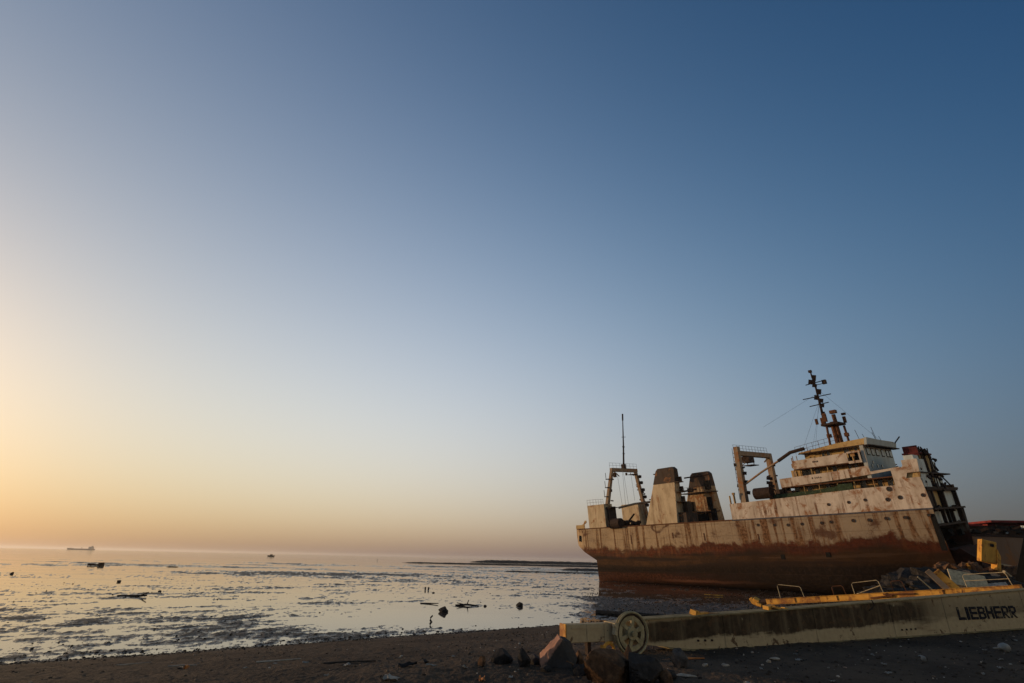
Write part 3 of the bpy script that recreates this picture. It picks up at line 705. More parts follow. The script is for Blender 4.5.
# dark recess behind the promenade opening and the two storeys of cabins
house = MB().prism([(39.2, 11.37), (52.0, 11.37), (52.0, 13.0), (48.9, 13.0), (48.9, 15.35), (39.2, 15.35)], 1, 1.5, 11.5).build('deckhouse', M['cream'], ship)
MB().box((38.0, .12, 13.02), (52.6, 12.9, 13.16)).build('boat_deck', M['rust'], ship)
MB().box((40.3, .12, 15.24), (48.95, 12.9, 15.36)).build('bridge_deck', M['rust'], ship)
mb = MB(); plate(mb, [(38.0, 13.1), (44.9, 13.35), (44.95, 14.45), (38.1, 14.3)], .0, .1); plate(mb, [(44.97, 13.35), (49.6, 13.62), (49.45, 14.72), (45.0, 14.45)], .03, .13)
mb.box((37.95, .12, 13.1), (38.06, 12.9, 14.3)); mb.build('boat_deck_bulwark', M['white'], ship)
mb = MB(); plate(mb, [(49.6, 13.62), (52.75, 13.9), (52.75, 14.15), (49.5, 13.95)], -.02, .1); mb.build('bulwark_ledge', M['white'], ship)
mb = MB(); plate(mb, [(40.3, 15.36), (47.4, 15.36), (47.4, 16.62), (40.5, 16.5)], .0, .1); mb.box((40.25, .1, 15.36), (40.36, 2.6, 16.5)); mb.build('bridge_wing_bulwark', M['white'], ship)
mb = MB(); mb.box((47.4, .0, 15.2), (48.97, .14, 15.52)); mb.box((47.45, .0, 16.5), (48.97, .12, 16.72)); mb.box((48.75, .0, 15.52), (48.95, .12, 16.5)); mb.build('wing_shelter', M['white'], ship)
MB().box((47.42, .5, 15.4), (48.9, .6, 16.6)).build('wing_opening', M['black'], ship)
mb = MB(); mb.tube([(48.0, .3, 15.5), (48.0, .3, 16.3)], .12); mb.obox((48.0, .3, 16.25), (.5, .3, .35)); mb.build('wing_console', M['cream'], ship)
mb = MB(); mb.hexa([(49.0, .22, 13.2), (49.45, .22, 13.2), (49.45, 10.4, 13.2), (49.0, 10.4, 13.2), (49.05, .22, 17.31), (49.5, .22, 17.31), (49.5, 10.4, 17.31), (49.05, 10.4, 17.31)])
fr = mb.build('bridge_front', M['front'], ship)
def fx(z): return 49.45 + (z - 13.2) / 4.1 * .05
for y_ in (1.0, 2.6, 4.2, 6.2, 8.0, 9.2):
    f = MB().obox((fx(16.55) + .02, y_ + .35, 16.55), (.06, 1.0, .95), (0, .012, 0)).build('window', M['darkrust'], fr)
    MB().obox((fx(16.55) + .035, y_ + .35, 16.55), (.07, .8, .74), (0, .012, 0)).build('pane', M['glass'], f)
for y_, z_ in ((1.5, 14.7), (3.4, 14.75), (5.0, 14.75), (2.1, 15.2)):
    MB().obox((fx(z_) + .02, y_, z_), (.07, .38, .42), (0, .012, 0)).build('window', M['glass'], fr)
mb = MB(); mb.obox((50.4, 7.6, 13.7), (1.0, 4.4, .5), (.05, .1, .1)); mb.obox((50.4, 8.2, 14.2), (.5, 1.4, .7), (.2, .1, .4)); mb.tube([(50.3, 5.0, 13.6), (50.5, 7.2, 14.6), (50.4, 9.9, 14.0)], .14); mb.build('foredeck_gear', M['darkrust'], ship)
brd = MB().box((41.6, 1.4, 15.36), (49.0, 10.3, 17.33)).build('wheelhouse', M['cream'], ship)
mb = MB(); mb.prism([(41.3, 17.32), (49.75, 17.32), (50.0, 18.2), (46.2, 18.05), (42.0, 17.6), (41.3, 17.55)], 1, .5, 10.7); rf = mb.build('wheelhouse_roof', M['cream'], ship)
mb = MB(); mb.hexa([(49.76, -.02, 17.3), (50.05, -.02, 17.3), (50.05, 10.72, 17.2), (49.76, 10.72, 17.2), (49.95, -.02, 18.2), (50.22, -.02, 18.2), (50.22, 10.72, 18.0), (49.95, 10.72, 18.0)]); mb.build('front_fascia', M['front'], rf)
mb = MB(); mb.box((49.55, .1, 17.17), (50.35, 11.0, 17.3)); mb.build('visor', M['darkrust'], rf)
mb = MB(); mb.box((41.2, .46, 17.28), (49.7, .52, 17.42)); mb.build('roof_edge', M['darkrust'], rf)
rail('roof_railing', [(41.0, .3, 17.35), (44.2, .4, 17.75), (46.5, .5, 18.0)], 1.0, rf, 'rust', .9)
rail('roof_railing', [(41.0, 3.3, 17.35), (41.0, 7.3, 17.35)], 1.0, rf, 'rust', .9)
mb = MB()
for (x, y, h) in ((48.9, 1.6, 1.5), (49.2, 2.9, 1.0), (49.3, 6.6, 2.2), (49.0, 7.4, 1.6), (49.4, 8.2, 1.0)): mb.tube([(x, y, 18.0), (x - .2, y - .2, 18.0 + h)], .03, 5)
mb.tube([(50.2, 10.3, 18.0), (50.6, 11.6, 18.9)], .09, 5)
mb.build('whip_antenna', M['rope'], rf)
# cabin windows and doors
for s, z, w_, h_ in [(39.49, 12.5, 0.55, 0.9), (41.2, 12.5, .7, .8), (43.64, 12.5, 0.5, 0.9), (45.69, 12.4, 0.5, 1.5), (47.9, 12.3, 0.7, 1.7), (49.8, 12.5, 0.5, 0.8), (50.9, 12.4, .6, .8)]: rimmed('window', s, z, w_, h_, 1.5, 'cream')
for s, z, w_, h_ in [(41.4, 14.75, 1.4, 0.9), (42.8, 14.75, 0.6, 0.8), (45.02, 14.6, 0.5, 1.2), (46.92, 14.9, 0.36, 0.57), (47.66, 14.95, 0.36, 0.56)]: rimmed('window', s, z, w_, h_, 1.5, 'cream')
for s, z, w_, h_ in [(44.1, 16.95, 0.36, 0.5), (44.76, 16.95, 0.4, 0.5), (47.05, 17.0, 0.62, 0.5), (48.2, 17.0, 0.36, 0.45)]: rimmed('window', s, z, w_, h_, 1.4, 'cream')
MB().box((37.9, .3, 11.4), (38.1, 2.6, 13.1)).build('end_bulkhead', M['darkrust'], ship)
mb = MB(); mb.tube([(38.4, .6, 11.4), (38.4, .6, 13.0)], .25); mb.obox((38.8, .6, 12.1), (.8, .6, 1.0)); mb.obox((37.6, .8, 12.6), (.5, .5, .6)); mb.build('vent_cowl', M['darkrust'], ship)
mb = MB(); mb.prism([(36.4, 11.75), (47.0, 12.05), (47.0, 12.75), (42, 12.35), (36.4, 12.25)], 1, .25, .4); mb.box((45.3, .1, 11.95), (47.05, .4, 12.8)); mb.build('green_dodger', M['green'], ship)
mb = MB()
for s in (41, 43, 45.3, 47.3, 49.5): mb.tube([(s, .3, 12.0), (s, .3, 13.1)], .06)
for s in (42.5, 44.6): mb.tube([(s, .3, 14.3), (s, .3, 15.3)], .06)
for s in (40.35, 40.9): mb.tube([(s, .4, 13.1), (s, .4, 15.3)], .06); mb.tube([(s, .4, 15.4), (s, .4, 17.2)], .05)
mb.build('stanchion', M['cream'], ship)
mb = MB(); mb.box((39.9, .5, 14.4), (40.25, 1.1, 15.1)); mb.box((39.85, .6, 15.6), (40.2, 1.1, 16.2)); mb.tube([(40.0, .8, 13.2), (40.0, .8, 17.0)], .07); mb.build('ladder', M['gantry'], ship)
# small weathered lettering on the two bulwarks
mb = MB()
for i, (h, w_) in enumerate(((.2, .2), (.22, .12), (.2, .16), (.22, .14), (.18, .16))): mb.box((42.4 + i * .24 + (.14 if i else 0), -.012, 13.82), (42.4 + i * .24 + w_ * .8 + (.14 if i else 0), .0, 13.82 + h))
for i in range(4): mb.box((43.0 + i * .2, -.012, 15.92), (43.14 + i * .2, .0, 16.12))
mb.build('faded_lettering', M['darkrust'], ship)

# ---- radar mast
ms = MB(); ms.tube([(45.0, 5.0, 17.5), (45.0, 5.0, 21.6)], .34, 10); ms.tube([(45.5, 5.0, 17.5), (45.4, 5.0, 22.6)], .26, 10)
ms.tube([(44.4, 3.6, 17.5), (44.5, 4.0, 21.0)], .16, 8); ms.tube([(45.9, 6.6, 17.5), (45.9, 6.3, 21.0)], .16, 8)
mast = ms.build('radar_mast', M['rust'], ship)
MB().obox((45.05, 5.0, 21.2), (2.3, 2.8, .3)).build('radar_platform', M['darkrust'], mast, bevel=.05)
mb = MB(); mb.tube([(44.0, 4.9, 21.2), (44.05, 5.0, 24.5), (44.1, 5.0, 28.3)], .22, 8, .11); mb.build('topmast', M['darkrust'], mast)
mb = MB()
for (t, dx, sx, sy, sz) in ((.97, .2, .5, .5, .9), (.90, -.25, .9, .6, .7), (.82, 0, .6, .8, .5), (.68, .35, .6, .5, .8), (.58, -.2, .55, .5, .7), (.50, .3, .6, .5, .6), (.40, .3, .5, .6, .5), (.25, .1, .5, .5, .5)):
    mb.obox((44.0 + dx, 5.0, 21.2 + 7.4 * t), (sx, sy, sz), (.2, .3, .4))
for t, l in ((.86, 1.1), (.58, 1.9), (.42, 1.3)): c_ = Vector((44.0, 5.0, 21.2 + 7.4 * t)); mb.tube([c_ + Vector((-l, -.3 * l, 0)), c_ + Vector((l * .8, .5 * l, .25))], .07, 5)
mb.obox((45.2, 5.6, 27.6), (.5, .5, .6)); mb.tube([(43.95, 5, 28.4), (43.95, 5, 29.5)], .1, 6); mb.obox((43.9, 5, 29.5), (.4, .4, .35)); mb.tube([(44, 5, 27.3), (45.2, 5.6, 27.4)], .05, 5)
mb.build('signal_lamps', M['darkrust'], mast)
mb = MB()
for (x, y, z, sx, sy, sz) in ((44.0, 4.6, 21.9, .5, .5, .9), (44.6, 3.9, 22.2, .4, .4, 1.2), (45.4, 5.2, 23.0, .8, .7, .45), (46.2, 6.3, 21.8, .35, .35, .9), (46.3, 6.2, 22.6, .5, .4, .3), (45.9, 6.4, 19.7, .5, .5, .5), (44.5, 4.0, 19.6, .5, .5, .5), (45.9, 6.4, 18.6, .5, .5, .4), (43.5, 3.6, 21.8, .3, .3, .8)): mb.obox((x, y, z), (sx, sy, sz))
mb.build('mast_fittings', M['rust'], mast)
mb = MB()
for a, b in (((44, 5, 26), (36.0, 3, 22.4)), ((44, 5, 24.8), (40.8, 2.5, 17.6)), ((44, 5, 24.9), (41.2, 6, 17.6)), ((44, 5, 24.5), (42.6, 2, 17.8)), ((44, 5, 27.0), (49.6, 7, 18.2))):
    mb.tube([a, b], .012, 4)
mb.build('rigging_wire', M['rope'], ship)

# ---- cut-off bow: open decks, bulkheads and torn plating
mb = MB(); secs = []
for s_, tp in ((54.5, 4.7), (55.0, 4.5), (55.5, 4.75), (56.0, 4.2), (56.5, 3.7), (56.8, 2.9)):
    e_ = (s_ - 54.5) * .28
    prof = [(1.75 + e_ + (4.6 - z) * .42, z) for z in (tp, 3.4, 2.2, 1.0, -.4, -1.5)]
    secs.append([(s_, i, z) for i, z in prof] + [(s_, BEAM - i, z) for i, z in prof[::-1]])
mb.loft(secs); mb.build('bow_remnant', M['bowrust'], ship)
def rb(lo, hi, mat, name): return MB().box(lo, hi).build(name, M[mat], ship)
MB().prism([(1.0, 7.3), (12.0, 7.3), (10.8, -1.5), (2.6, -1.5)][::-1], 0, 50.6, 50.75).build('hold_bulkhead', M['black'], ship)
mb = MB(); mb.prism([(.35, 7.2), (12.6, 7.2), (12.6, 7.4), (.35, 7.4)], 0, 50.6, 54.6); mb.prism([(.15, 9.0), (13.1, 9.0), (13.1, 9.22), (.15, 9.22)], 0, 50.6, 54.9)
mb.prism([(.15, 11.37), (13.3, 11.37), (13.3, 11.6), (.15, 11.6)], 0, 52.0, 54.75); mb.prism([(.4, 13.2), (12.2, 13.2), (12.2, 13.35), (.4, 13.35)], 0, 52.6, 54.7)
mb.build('cut_deck_edge', M['darkrust'], ship)
mb = MB()
for y_ in (.5, 4.6, 8.3, 12.4): mb.box((54.2, y_, 7.4), (54.55, y_ + .3, 9.0))
for y_ in (.15, 2.6, 6.9, 12.6): mb.box((54.0, y_, 9.22), (54.5, y_ + .45, 11.37))
mb.box((53.9, .2, 9.22), (54.4, 2.6, 11.37))
mb.build('cut_frame', M['darkrust'], ship)
MB().prism([(.3, 4.6), (.7, 4.6), (.3, 9.0), (.05, 9.0)], 0, 54.2, 54.68).build('torn_shell_edge', M['black'], ship)
for lo, hi, m_ in (((53.9, 2.8, 9.25), (54.0, 6.6, 11.35), 'cream'), ((54.0, 7.6, 9.25), (54.1, 12.4, 11.35), 'grey'), ((53.8, 1.8, 7.42), (53.9, 7.9, 8.98), 'grey'), ((54.0, 8.7, 7.42), (54.1, 12.2, 8.98), 'grey')):
    rb(lo, hi, m_, 'inner_bulkhead')
mb = MB(); mb.box((53.0, .35, 11.62), (54.55, 3.3, 14.9)); mb.box((53.3, .5, 14.9), (54.3, 2.5, 15.4)); mb.build('forecastle_wall', M['grey'], ship)
mb = MB(); mb.box((53.2, 3.32, 11.62), (54.2, 6.6, 13.15)); mb.box((53.2, 3.4, 13.37), (54.2, 7.6, 15.6)); mb.build('forecastle_wall', M['cream'], ship)
mb = MB(); mb.box((53.0, 6.62, 11.62), (54.0, 10.6, 13.15)); mb.box((53.0, 7.6, 13.37), (54.0, 9.9, 14.9)); mb.build('forecastle_wall', M['grey'], ship)
mb = MB(); mb.box((52.8, 2.2, 15.6), (54.5, 7.6, 15.8)); mb.box((53.2, 2.4, 15.8), (53.4, 6.8, 16.5)); mb.box((53.0, 2.3, 15.4), (54.5, 2.6, 16.6)); mb.build('forecastle_top', M['darkred'], ship)
mb = MB()
for i in range(24):
    y_ = rnd.uniform(.6, 10.5); top = np.interp(y_, [0, 2, 6, 9, 12], [14.9, 16.4, 16.2, 15.0, 12.0])
    z_ = rnd.uniform(11.8, top); mb.obox((54.5 + rnd.uniform(-.3, .2), y_, z_), (rnd.uniform(.1, .5), rnd.uniform(.1, .9), rnd.uniform(.1, .7)), (rnd.uniform(-.5, .5), rnd.uniform(-.5, .5), rnd.uniform(-.5, .5)))
for i in range(10): y_ = rnd.uniform(2, 11); mb.tube([(54.3, y_, 11.7), (54.3 + rnd.uniform(-.2, .3), y_ + rnd.uniform(-.6, .6), np.interp(y_, [0, 2, 6, 9, 12], [14.9, 16.6, 16.4, 15.2, 12.4]))], .07, 5)
mb.tube([(54, 10.0, 13.4), (54.2, 11.6, 12.4), (54.3, 13.2, 11.5)], .09, 5); mb.tube([(54, 8.2, 15.3), (54.2, 10.2, 15.0)], .08, 5)
for i in range(16): mb.obox((54.4 + rnd.uniform(-.3, .3), rnd.uniform(1, 12.6), rnd.choice((7.4, 9.1, 11.5)) + rnd.uniform(-.3, .3)), (rnd.uniform(.1, .6), rnd.uniform(.2, 1.2), rnd.uniform(.1, .35)), (rnd.uniform(-.5, .5), rnd.uniform(-.4, .4), 0))
mb.build('torn_plating', M['darkrust'], ship)
mb = MB()
for i in range(18): mb.obox((53.6 + rnd.uniform(-1.2, .5), rnd.uniform(2, 12), rnd.uniform(1.5, 6.4)), (rnd.uniform(.3, 1.6), rnd.uniform(.3, 1.4), rnd.uniform(.2, 1.0)), (rnd.uniform(-.6, .6), rnd.uniform(-.6, .6), rnd.uniform(0, 3)))
mb.build('hold_wreckage', M['black'], ship)
#@@END_SHIP
# ------------------------------------------------------------------ crane boom section lying on the beach
BYAW = math.atan2(.40807, .91295)
boom = thing('crane_boom', 'long olive box-section crane boom with lettering and a sheave wheel, lying on the beach', 'crane boom', (4.0377, 12.8944, 0), (0, 0, BYAW))
TOP = [(-2.0, 2.225), (-1.2, 2.25), (0, 2.28), (1.78, 2.325), (5.6, 2.46), (10.76, 2.64), (14.56, 2.78), (21, 3.0)]
BOT = [(-2.0, 1.825), (-1.2, 1.79), (0, 1.665), (1.47, 1.64), (6, 1.66), (13.7, 1.705), (21, 1.75)]
def ztop(x): return float(np.interp(x, *zip(*TOP)))
def zbot(x): return float(np.interp(x, *zip(*BOT)))
def bw(x): return float(np.interp(x, [-2, 1.5, 21], [.30, .30, .42]))
XS = [-2.0, -1.2, -.6, 0, .8, 1.6, 3, 4.5, 6, 8, 10, 12, 14, 16, 18.5, 21]
mb = MB(); mb.loft([[(x, 0, zbot(x)), (x, bw(x), zbot(x)), (x, bw(x), ztop(x)), (x, 0, ztop(x))] for x in XS]); mb.build('box_girder', M['olive'], boom)
mb = MB()
mb.loft([[(x, -.035, ztop(x) + .002), (x, bw(x) + .035, ztop(x) + .002), (x, bw(x) + .035, ztop(x) + .03), (x, -.035, ztop(x) + .03)] for x in XS[1:]])
mb.build('top_flange', M['flange'], boom)
mb = MB(); mb.loft([[(x, -.05, zbot(x) - .03), (x, bw(x) + .05, zbot(x) - .03), (x, bw(x) + .05, zbot(x) - .002), (x, -.05, zbot(x) - .002)] for x in XS[2:]])
mb.build('bottom_flange', M['flange'], boom)
mb = MB(); mb.box((-3.1, 0, 1.885), (-2.004, .2, 2.215)); hd = mb.build('boom_head', M['olive'], boom, bevel=.012)
MB().box((-3.125, -.015, 1.875), (-3.103, .22, 2.222)).build('end_plate', M['yellow'], hd)
mb = MB(); mb.box((-2.62, -.012, 1.9), (-2.58, .0, 2.2)); mb.box((-2.2, -.014, 1.86), (-2.1, .0, 2.23)); mb.box((-2.98, -.01, 2.13), (-2.3, .0, 2.16)); mb.build('seam_plate', M['olive'], hd)
for x_ in (1.05, 4.1, 7.2, 9.7, 14.1):
    MB().box((x_, -.012, zbot(x_) + .01), (x_ + .07, .0, ztop(x_) - .01)).build('weld_seam', M['olive'], boom)
mb = MB()
for x_ in (.25, .45, .65, 7.5, 7.7, 7.9, 8.1): mb.disc((x_, 0, zbot(x_) + .16), .022, 1, -.03, .0, 8)
mb.build('bolt', M['darkrust'], boom)
MB().box((-2.55, .1, 1.6), (-2.47, .2, 1.89)).build('support_leg', M['darkrust'], boom)
# sheave wheel: rim, web with openings, hub
wc = (-1.615, 0, 2.03)
mb = MB(); mb.ring((wc[0], -.16, wc[2]), .388, .022, axis=1, n=48, m=8, sq=.02); sh = mb.build('sheave_wheel', M['sheave'], boom, smooth=True)
mb = MB(); mb.ring((wc[0], -.09, wc[2]), .385, .026, axis=1, n=48, m=8, sq=.02); mb.build('rim', M['sheave'], sh, smooth=True)
mb = MB(); mb.ring((wc[0], -.125, wc[2]), .345, .026, axis=1, n=48, m=6, sq=.03); mb.build('rope_groove', M['darkrust'], sh, smooth=True)
mb = MB()
for i in range(6):
    a = i * math.pi / 3 + .35; c_, s_ = math.cos(a), math.sin(a)
    mb.hexa([(wc[0] + c_ * r_ - s_ * q * wd, y_, wc[2] + s_ * r_ + c_ * q * wd) for y_ in (-.145, -.11) for (r_, q, wd) in ((.05, -1, .03), (.345, -1, .042), (.345, 1, .042), (.05, 1, .03))])
mb.build('spoke', M['sheave'], sh)
mb = MB(); mb.ring((wc[0], -.128, wc[2]), .295, .058, axis=1, n=40, m=6, sq=.010); mb.build('web', M['sheave'], sh)
mb = MB(); mb.disc(wc, .12, 1, -.17, .0, 20); mb.disc(wc, .05, 1, -.23, -.19, 14); mb.build('hub', M['sheave'], sh)
mb = MB(); mb.obox((-2.02, -.12, 2.09), (.05, .12, .16), (0, .3, 0)); mb.obox((-2.02, -.13, 2.2), (.07, .1, .06)); mb.build('rope_guard', M['rail'], boom)
mb = MB(); mb.ring((-2.12, -.02, 1.74), .12, .035, axis=1, n=20, m=6); mb.obox((-2.05, -.08, 1.68), (.14, .05, .10), (0, .6, .2)); mb.obox((-2.3, -.05, 1.72), (.06, .1, .22), (0, .25, 0)); mb.build('rope_socket', M['yellow'], boom)
mb = MB(); mb.obox((.50, .1, 2.335), (.42, .14, .06), (0, -.02, .15)); mb.obox((.30, .08, 2.35), (.12, .16, .10), (.3, .3, .3)); mb.obox((.40, .12, 2.36), (.12, .12, .08), (.1, .2, .5)); mb.obox((.85, .12, 2.33), (.4, .04, .04), (0, .03, -.2)); mb.build('rope_clamp', M['yellow'], boom)
mb = MB(); mb.obox((2.9, .05, 2.42), (.42, .12, .05), (0, .15, .3)); mb.obox((2.7, .1, 2.44), (.26, .16, .08), (.1, -.1, .1)); mb.obox((3.15, .03, 2.40), (.14, .1, .05), (0, .2, .1)); mb.build('bent_bracket', M['yellow'], boom)
mb = MB(); mb.tube([(6.45, -.03, 2.58), (6.5, -.05, 2.45), (6.42, -.02, 2.36), (6.3, -.02, 2.33)], .015, 6); mb.build('loose_cable', M['rope'], boom)
# lettering, heavy extended capitals built stroke by stroke
def letters(word, x0, z0, h, wd, gap, y):
    mb = MB(); t = h * .27; x = x0
    def st(a, b, c, d): mb.box((a, y, c), (b, y + .012, d))
    for ch in word:
        w_ = wd if ch != 'I' else wd * .38; e = x + w_; m_ = z0 + h / 2
        if ch == 'L': st(x, x + t, z0, z0 + h); st(x + t, e, z0, z0 + t * .8)
        if ch == 'I': st(x, e, z0, z0 + h)
        if ch == 'E':
            st(x, x + t, z0, z0 + h)
            for q in (z0, m_ - t * .33, z0 + h - t * .7): st(x + t, e, q, q + t * .7)
        if ch == 'H': st(x, x + t, z0, z0 + h); st(e - t, e, z0, z0 + h); st(x + t, e - t, m_ - t * .4, m_ + t * .4)
        if ch == 'B':
            st(x, x + t, z0, z0 + h)
            for q in (z0, m_ - t * .33, z0 + h - t * .7): st(x + t, e - t * .9, q, q + t * .7)
            st(e - t * .9, e, z0 + t * .35, m_ - t * .12); st(e - t * .9, e - t * .12, m_ + t * .12, z0 + h - t * .35)
        if ch == 'R':
            st(x, x + t, z0, z0 + h); st(x + t, e - t * .9, z0 + h - t * .7, z0 + h); st(x + t, e - t * .9, m_ - t * .5, m_ + t * .2); st(e - t * .9, e, m_ - t * .1, z0 + h - t * .35)
            mb.hexa([(x + t * 1.1, y, m_ - t * .5), (x + t * 2.1, y, m_ - t * .5), (e + t * .1, y, z0), (e - t * .95, y, z0), (x + t * 1.1, y + .012, m_ - t * .5), (x + t * 2.1, y + .012, m_ - t * .5), (e + t * .1, y + .012, z0), (e - t * .95, y + .012, z0)])
        x = e + gap
    return mb
letters('LIEBHERR', 10.32, 2.0, .345, .375, .065, -.014).build('lettering', M['ink'], boom)

# ------------------------------------------------------------------ sunlit yellow girder resting behind the boom
ga, gb = Vector((13.2, 30.0, 1.36)), Vector((19.75, 21.6, 2.56)); gd = (gb - ga); GL = gd.length
gir = thing('yellow_girder', 'sunlit yellow steel girder with bent handrails, propped behind the olive boom', 'girder', ga,
            (0, -math.asin(gd.z / GL), math.atan2(gd.y, gd.x)))
mb = MB(); mb.box((.5, 0, .1), (GL, .40, .31)); mb.build('girder_body', M['yellow'], gir, bevel=.015)
mb = MB(); mb.box((.5, -.03, .312), (GL, .43, .33)); mb.box((.5, -.03, .07), (GL, .48, .098)); mb.build('girder_flange', M['yellow'], gir)
mb = MB()
for x_ in (2.0, 4.0, 6.1, 8.2): mb.box((x_, -.025, .1), (x_ + .04, -.002, .31))
mb.obox((6.6, -.04, .24), (1.2, .05, .06), (0, .03, 0)); mb.obox((5.9, -.05, .16), (.9, .06, .07), (0, -.06, 0)); mb.build('stiffener', M['rust'], gir)
mb = MB(); mb.obox((-.12, .2, .24), (.32, .3, .34), (.3, .5, .2)); mb.obox((-.3, .15, .3), (.2, .22, .3), (.1, -.4, .1)); mb.obox((.05, .1, .1), (.3, .25, .16), (.2, .4, .1)); mb.build('pivot_lug', M['yellow'], gir, bevel=.03)
MB().tube([(.1, .2, .2), (.5, .2, .22)], .13, 8).build('pivot_pin', M['darkrust'], gir)
def hoop(x0, x1, h0, h1, y, mat='rail', r=.015, b=.30):
    mb = MB(); mb.tube([(x0, y, b), (x0, y, b + h0 * .9), (x0 + .07, y, b + h0), (x1 - .07, y, b + h1), (x1, y, b + h1 * .88), (x1 + .05, y, b)], r, 6); return mb.build('handrail', M[mat], gir)
hoop(1.3, 2.45, .66, .50, .0); hoop(4.75, 5.9, .50, .54, .2); hoop(3.75, 4.25, .42, .42, .40, 'rust'); hoop(6.3, 6.75, .46, .46, .40, 'rust'); hoop(9.0, 10.4, .52, .5, .38)
mb = MB(); mb.tube([(4.8, .3, .33), (5.9, .3, .62)], .018); mb.tube([(9.0, .38, .58), (10.4, .38, .56)], .013, 5); mb.build('handrail_midbar', M['rail'], gir)

# ------------------------------------------------------------------ rocks
def rock(name, label, loc, size, mat, seed, group=None, rotz=0, cuts=8, rough=.2, tilt=(0, 0), cat='rock', sub=4, sink=.18):
    bm = bmesh.new(); bmesh.ops.create_icosphere(bm, subdivisions=sub, radius=1); r_ = random.Random(seed); off = Vector((seed * 3.1, seed * 1.7, seed))
    for v in bm.verts:
        n_ = v.co.normalized(); v.co = n_ * (1 + rough * mn.noise(n_ * 1.3 + off) * 1.6 + rough * .5 * mn.noise(n_ * 3.4 + off) + rough * .3 * mn.noise(n_ * 8 + off) + rough * .22 * mn.noise(n_ * 19 + off) + rough * .12 * mn.noise(n_ * 41 + off))
    for c in range(cuts):
        d = Vector((r_.uniform(-1, 1), r_.uniform(-1, 1), r_.uniform(-.4, 1))).normalized(); lim = r_.uniform(.45, .82)
        for v in bm.verts:
            k_ = v.co.dot(d)
            if k_ > lim: v.co -= d * (k_ - lim) * .92
    m_ = Euler((tilt[0], tilt[1], rotz)).to_matrix(); zmin = 9
    for v in bm.verts: v.co = m_ @ Vector((v.co.x * size[0], v.co.y * size[1], v.co.z * size[2])); zmin = min(zmin, v.co.z)
    me = bpy.data.meshes.new(name); bm.to_mesh(me); bm.free(); me.materials.append(M[mat])
    o = bpy.data.objects.new(name, me); COL.objects.link(o); g_ = loc[2] if len(loc) > 2 else ground(loc[0], loc[1])
    o.location = (loc[0], loc[1], g_ - zmin * (1 - sink * 2)); tag(o, label, cat, group); return o
# the big slab-faced block beside the boom tip
def slab_block():
    mb = MB(); P = [(-.34, -.16, 0), (.30, -.30, 0), (.42, .22, 0), (-.28, .30, 0), (-.36, -.10, .16), (.02, -.26, .50), (.30, -.10, .44), (.12, .26, .52), (-.30, .22, .22), (.46, .0, .18)]
    bm = mb.bm
    for p in P: bm.verts.new(p)
    bmesh.ops.convex_hull(bm, input=bm.verts[:]); bmesh.ops.subdivide_edges(bm, edges=bm.edges[:], cuts=9, use_grid_fill=True)
    for v in bm.verts: v.co += Vector((mn.noise(v.co * 5), mn.noise(v.co * 5 + Vector((9, 0, 0))), mn.noise(v.co * 5 + Vector((0, 9, 0))))) * .030 + v.co.normalized() * (mn.noise(v.co * 17) * .016 + mn.noise(v.co * 38) * .008)
    o = mb.build('boulder', M['block'], None); o.location = (.92, 10.72, ground(.92, 10.7) - .04); o.rotation_euler = (0, 0, .15); o.scale = (.86, .9, 1.0)
    tag(o, 'large angular boulder with a flat pinkish sunlit face, left of the boom tip', 'boulder', 'boulders by the boom tip')
slab_block()
G1 = 'boulders by the boom tip'
rock('boulder', 'thin dark upright disc-like stone left of the pink-faced boulder', (.34, 10.62), (.13, .12, .17), 'rock_dark', 5, G1, .3)
rock('boulder', 'low black lumpy rock between a small pale stone and the upright disc-like stone', (-.08, 10.85), (.22, .16, .14), 'rock_dark', 8, G1, .2)
rock('boulder', 'small pale brown rock at the left end of the rock row', (-.42, 10.6), (.075, .07, .11), 'rock_brown', 11, G1)
rock('boulder', 'small flat stone with a white top, between the upright stone and the pink-faced boulder', (.52, 10.9), (.14, .12, .11), 'rock_grey', 14, G1)
rock('boulder', 'narrow brown stone standing under the boom head, right of the pink-faced boulder', (1.36, 10.95), (.09, .08, .16), 'rock_brown', 17, G1)
rock('boulder', 'big brown foreground rock slanting up towards the sheave wheel', (1.60, 9.45), (.42, .26, .34), 'rock_brown', 23, G1, .5, tilt=(.2, -.45), rough=.26, sub=5)
rock('boulder', 'black rock with a rusty brown edge below the sheave wheel', (2.16, 9.35), (.36, .28, .26), 'rock_dark', 29, G1, -.3, tilt=(.1, .2), rough=.26, sub=5)
rock('boulder', 'upright brown wedge of rock right under the sheave wheel', (1.98, 9.75), (.12, .12, .30), 'rock_brown', 31, G1, .1, tilt=(.0, .15))
rock('boulder', 'rounded grey boulder standing alone in front of the boom, right of the wheel', (3.17, 10.78), (.165, .14, .19), 'rock_grey', 37, G1, .4)
rock('boulder', 'dark rock filling the gap between the pink-faced boulder and the brown foreground rock', (1.30, 10.35), (.13, .11, .07), 'rock_dark', 41, G1)
rock('boulder', 'low dark stone right of the black foreground rock', (2.62, 9.9), (.22, .15, .09), 'rock_dark', 43, G1)
for i, (x, y, sz, mt, l_) in enumerate(((1.12, 10.55, .10, 'rock_brown', 'small brown rock wedged against the right foot of the pink-faced boulder'), (1.28, 10.05, .12, 'rock_dark', 'small black rock left of the brown foreground rock'), (1.95, 10.25, .11, 'rock_brown', 'brown rock lying behind the brown foreground rock, under the rope socket'), (2.32, 10.1, .12, 'rock_dark', 'dark rock right behind the black foreground rock'), (.70, 10.25, .08, 'rock_dark', 'small dark stone in front of the left foot of the pink-faced boulder'), (2.55, 9.45, .14, 'rock_brown', 'brown rock at the bottom edge, right of the black foreground rock'))):
    rock('boulder', l_, (x, y), (sz * 1.25, sz, sz * .95), mt, 131 + i * 3, G1, i * .8, rough=.24)
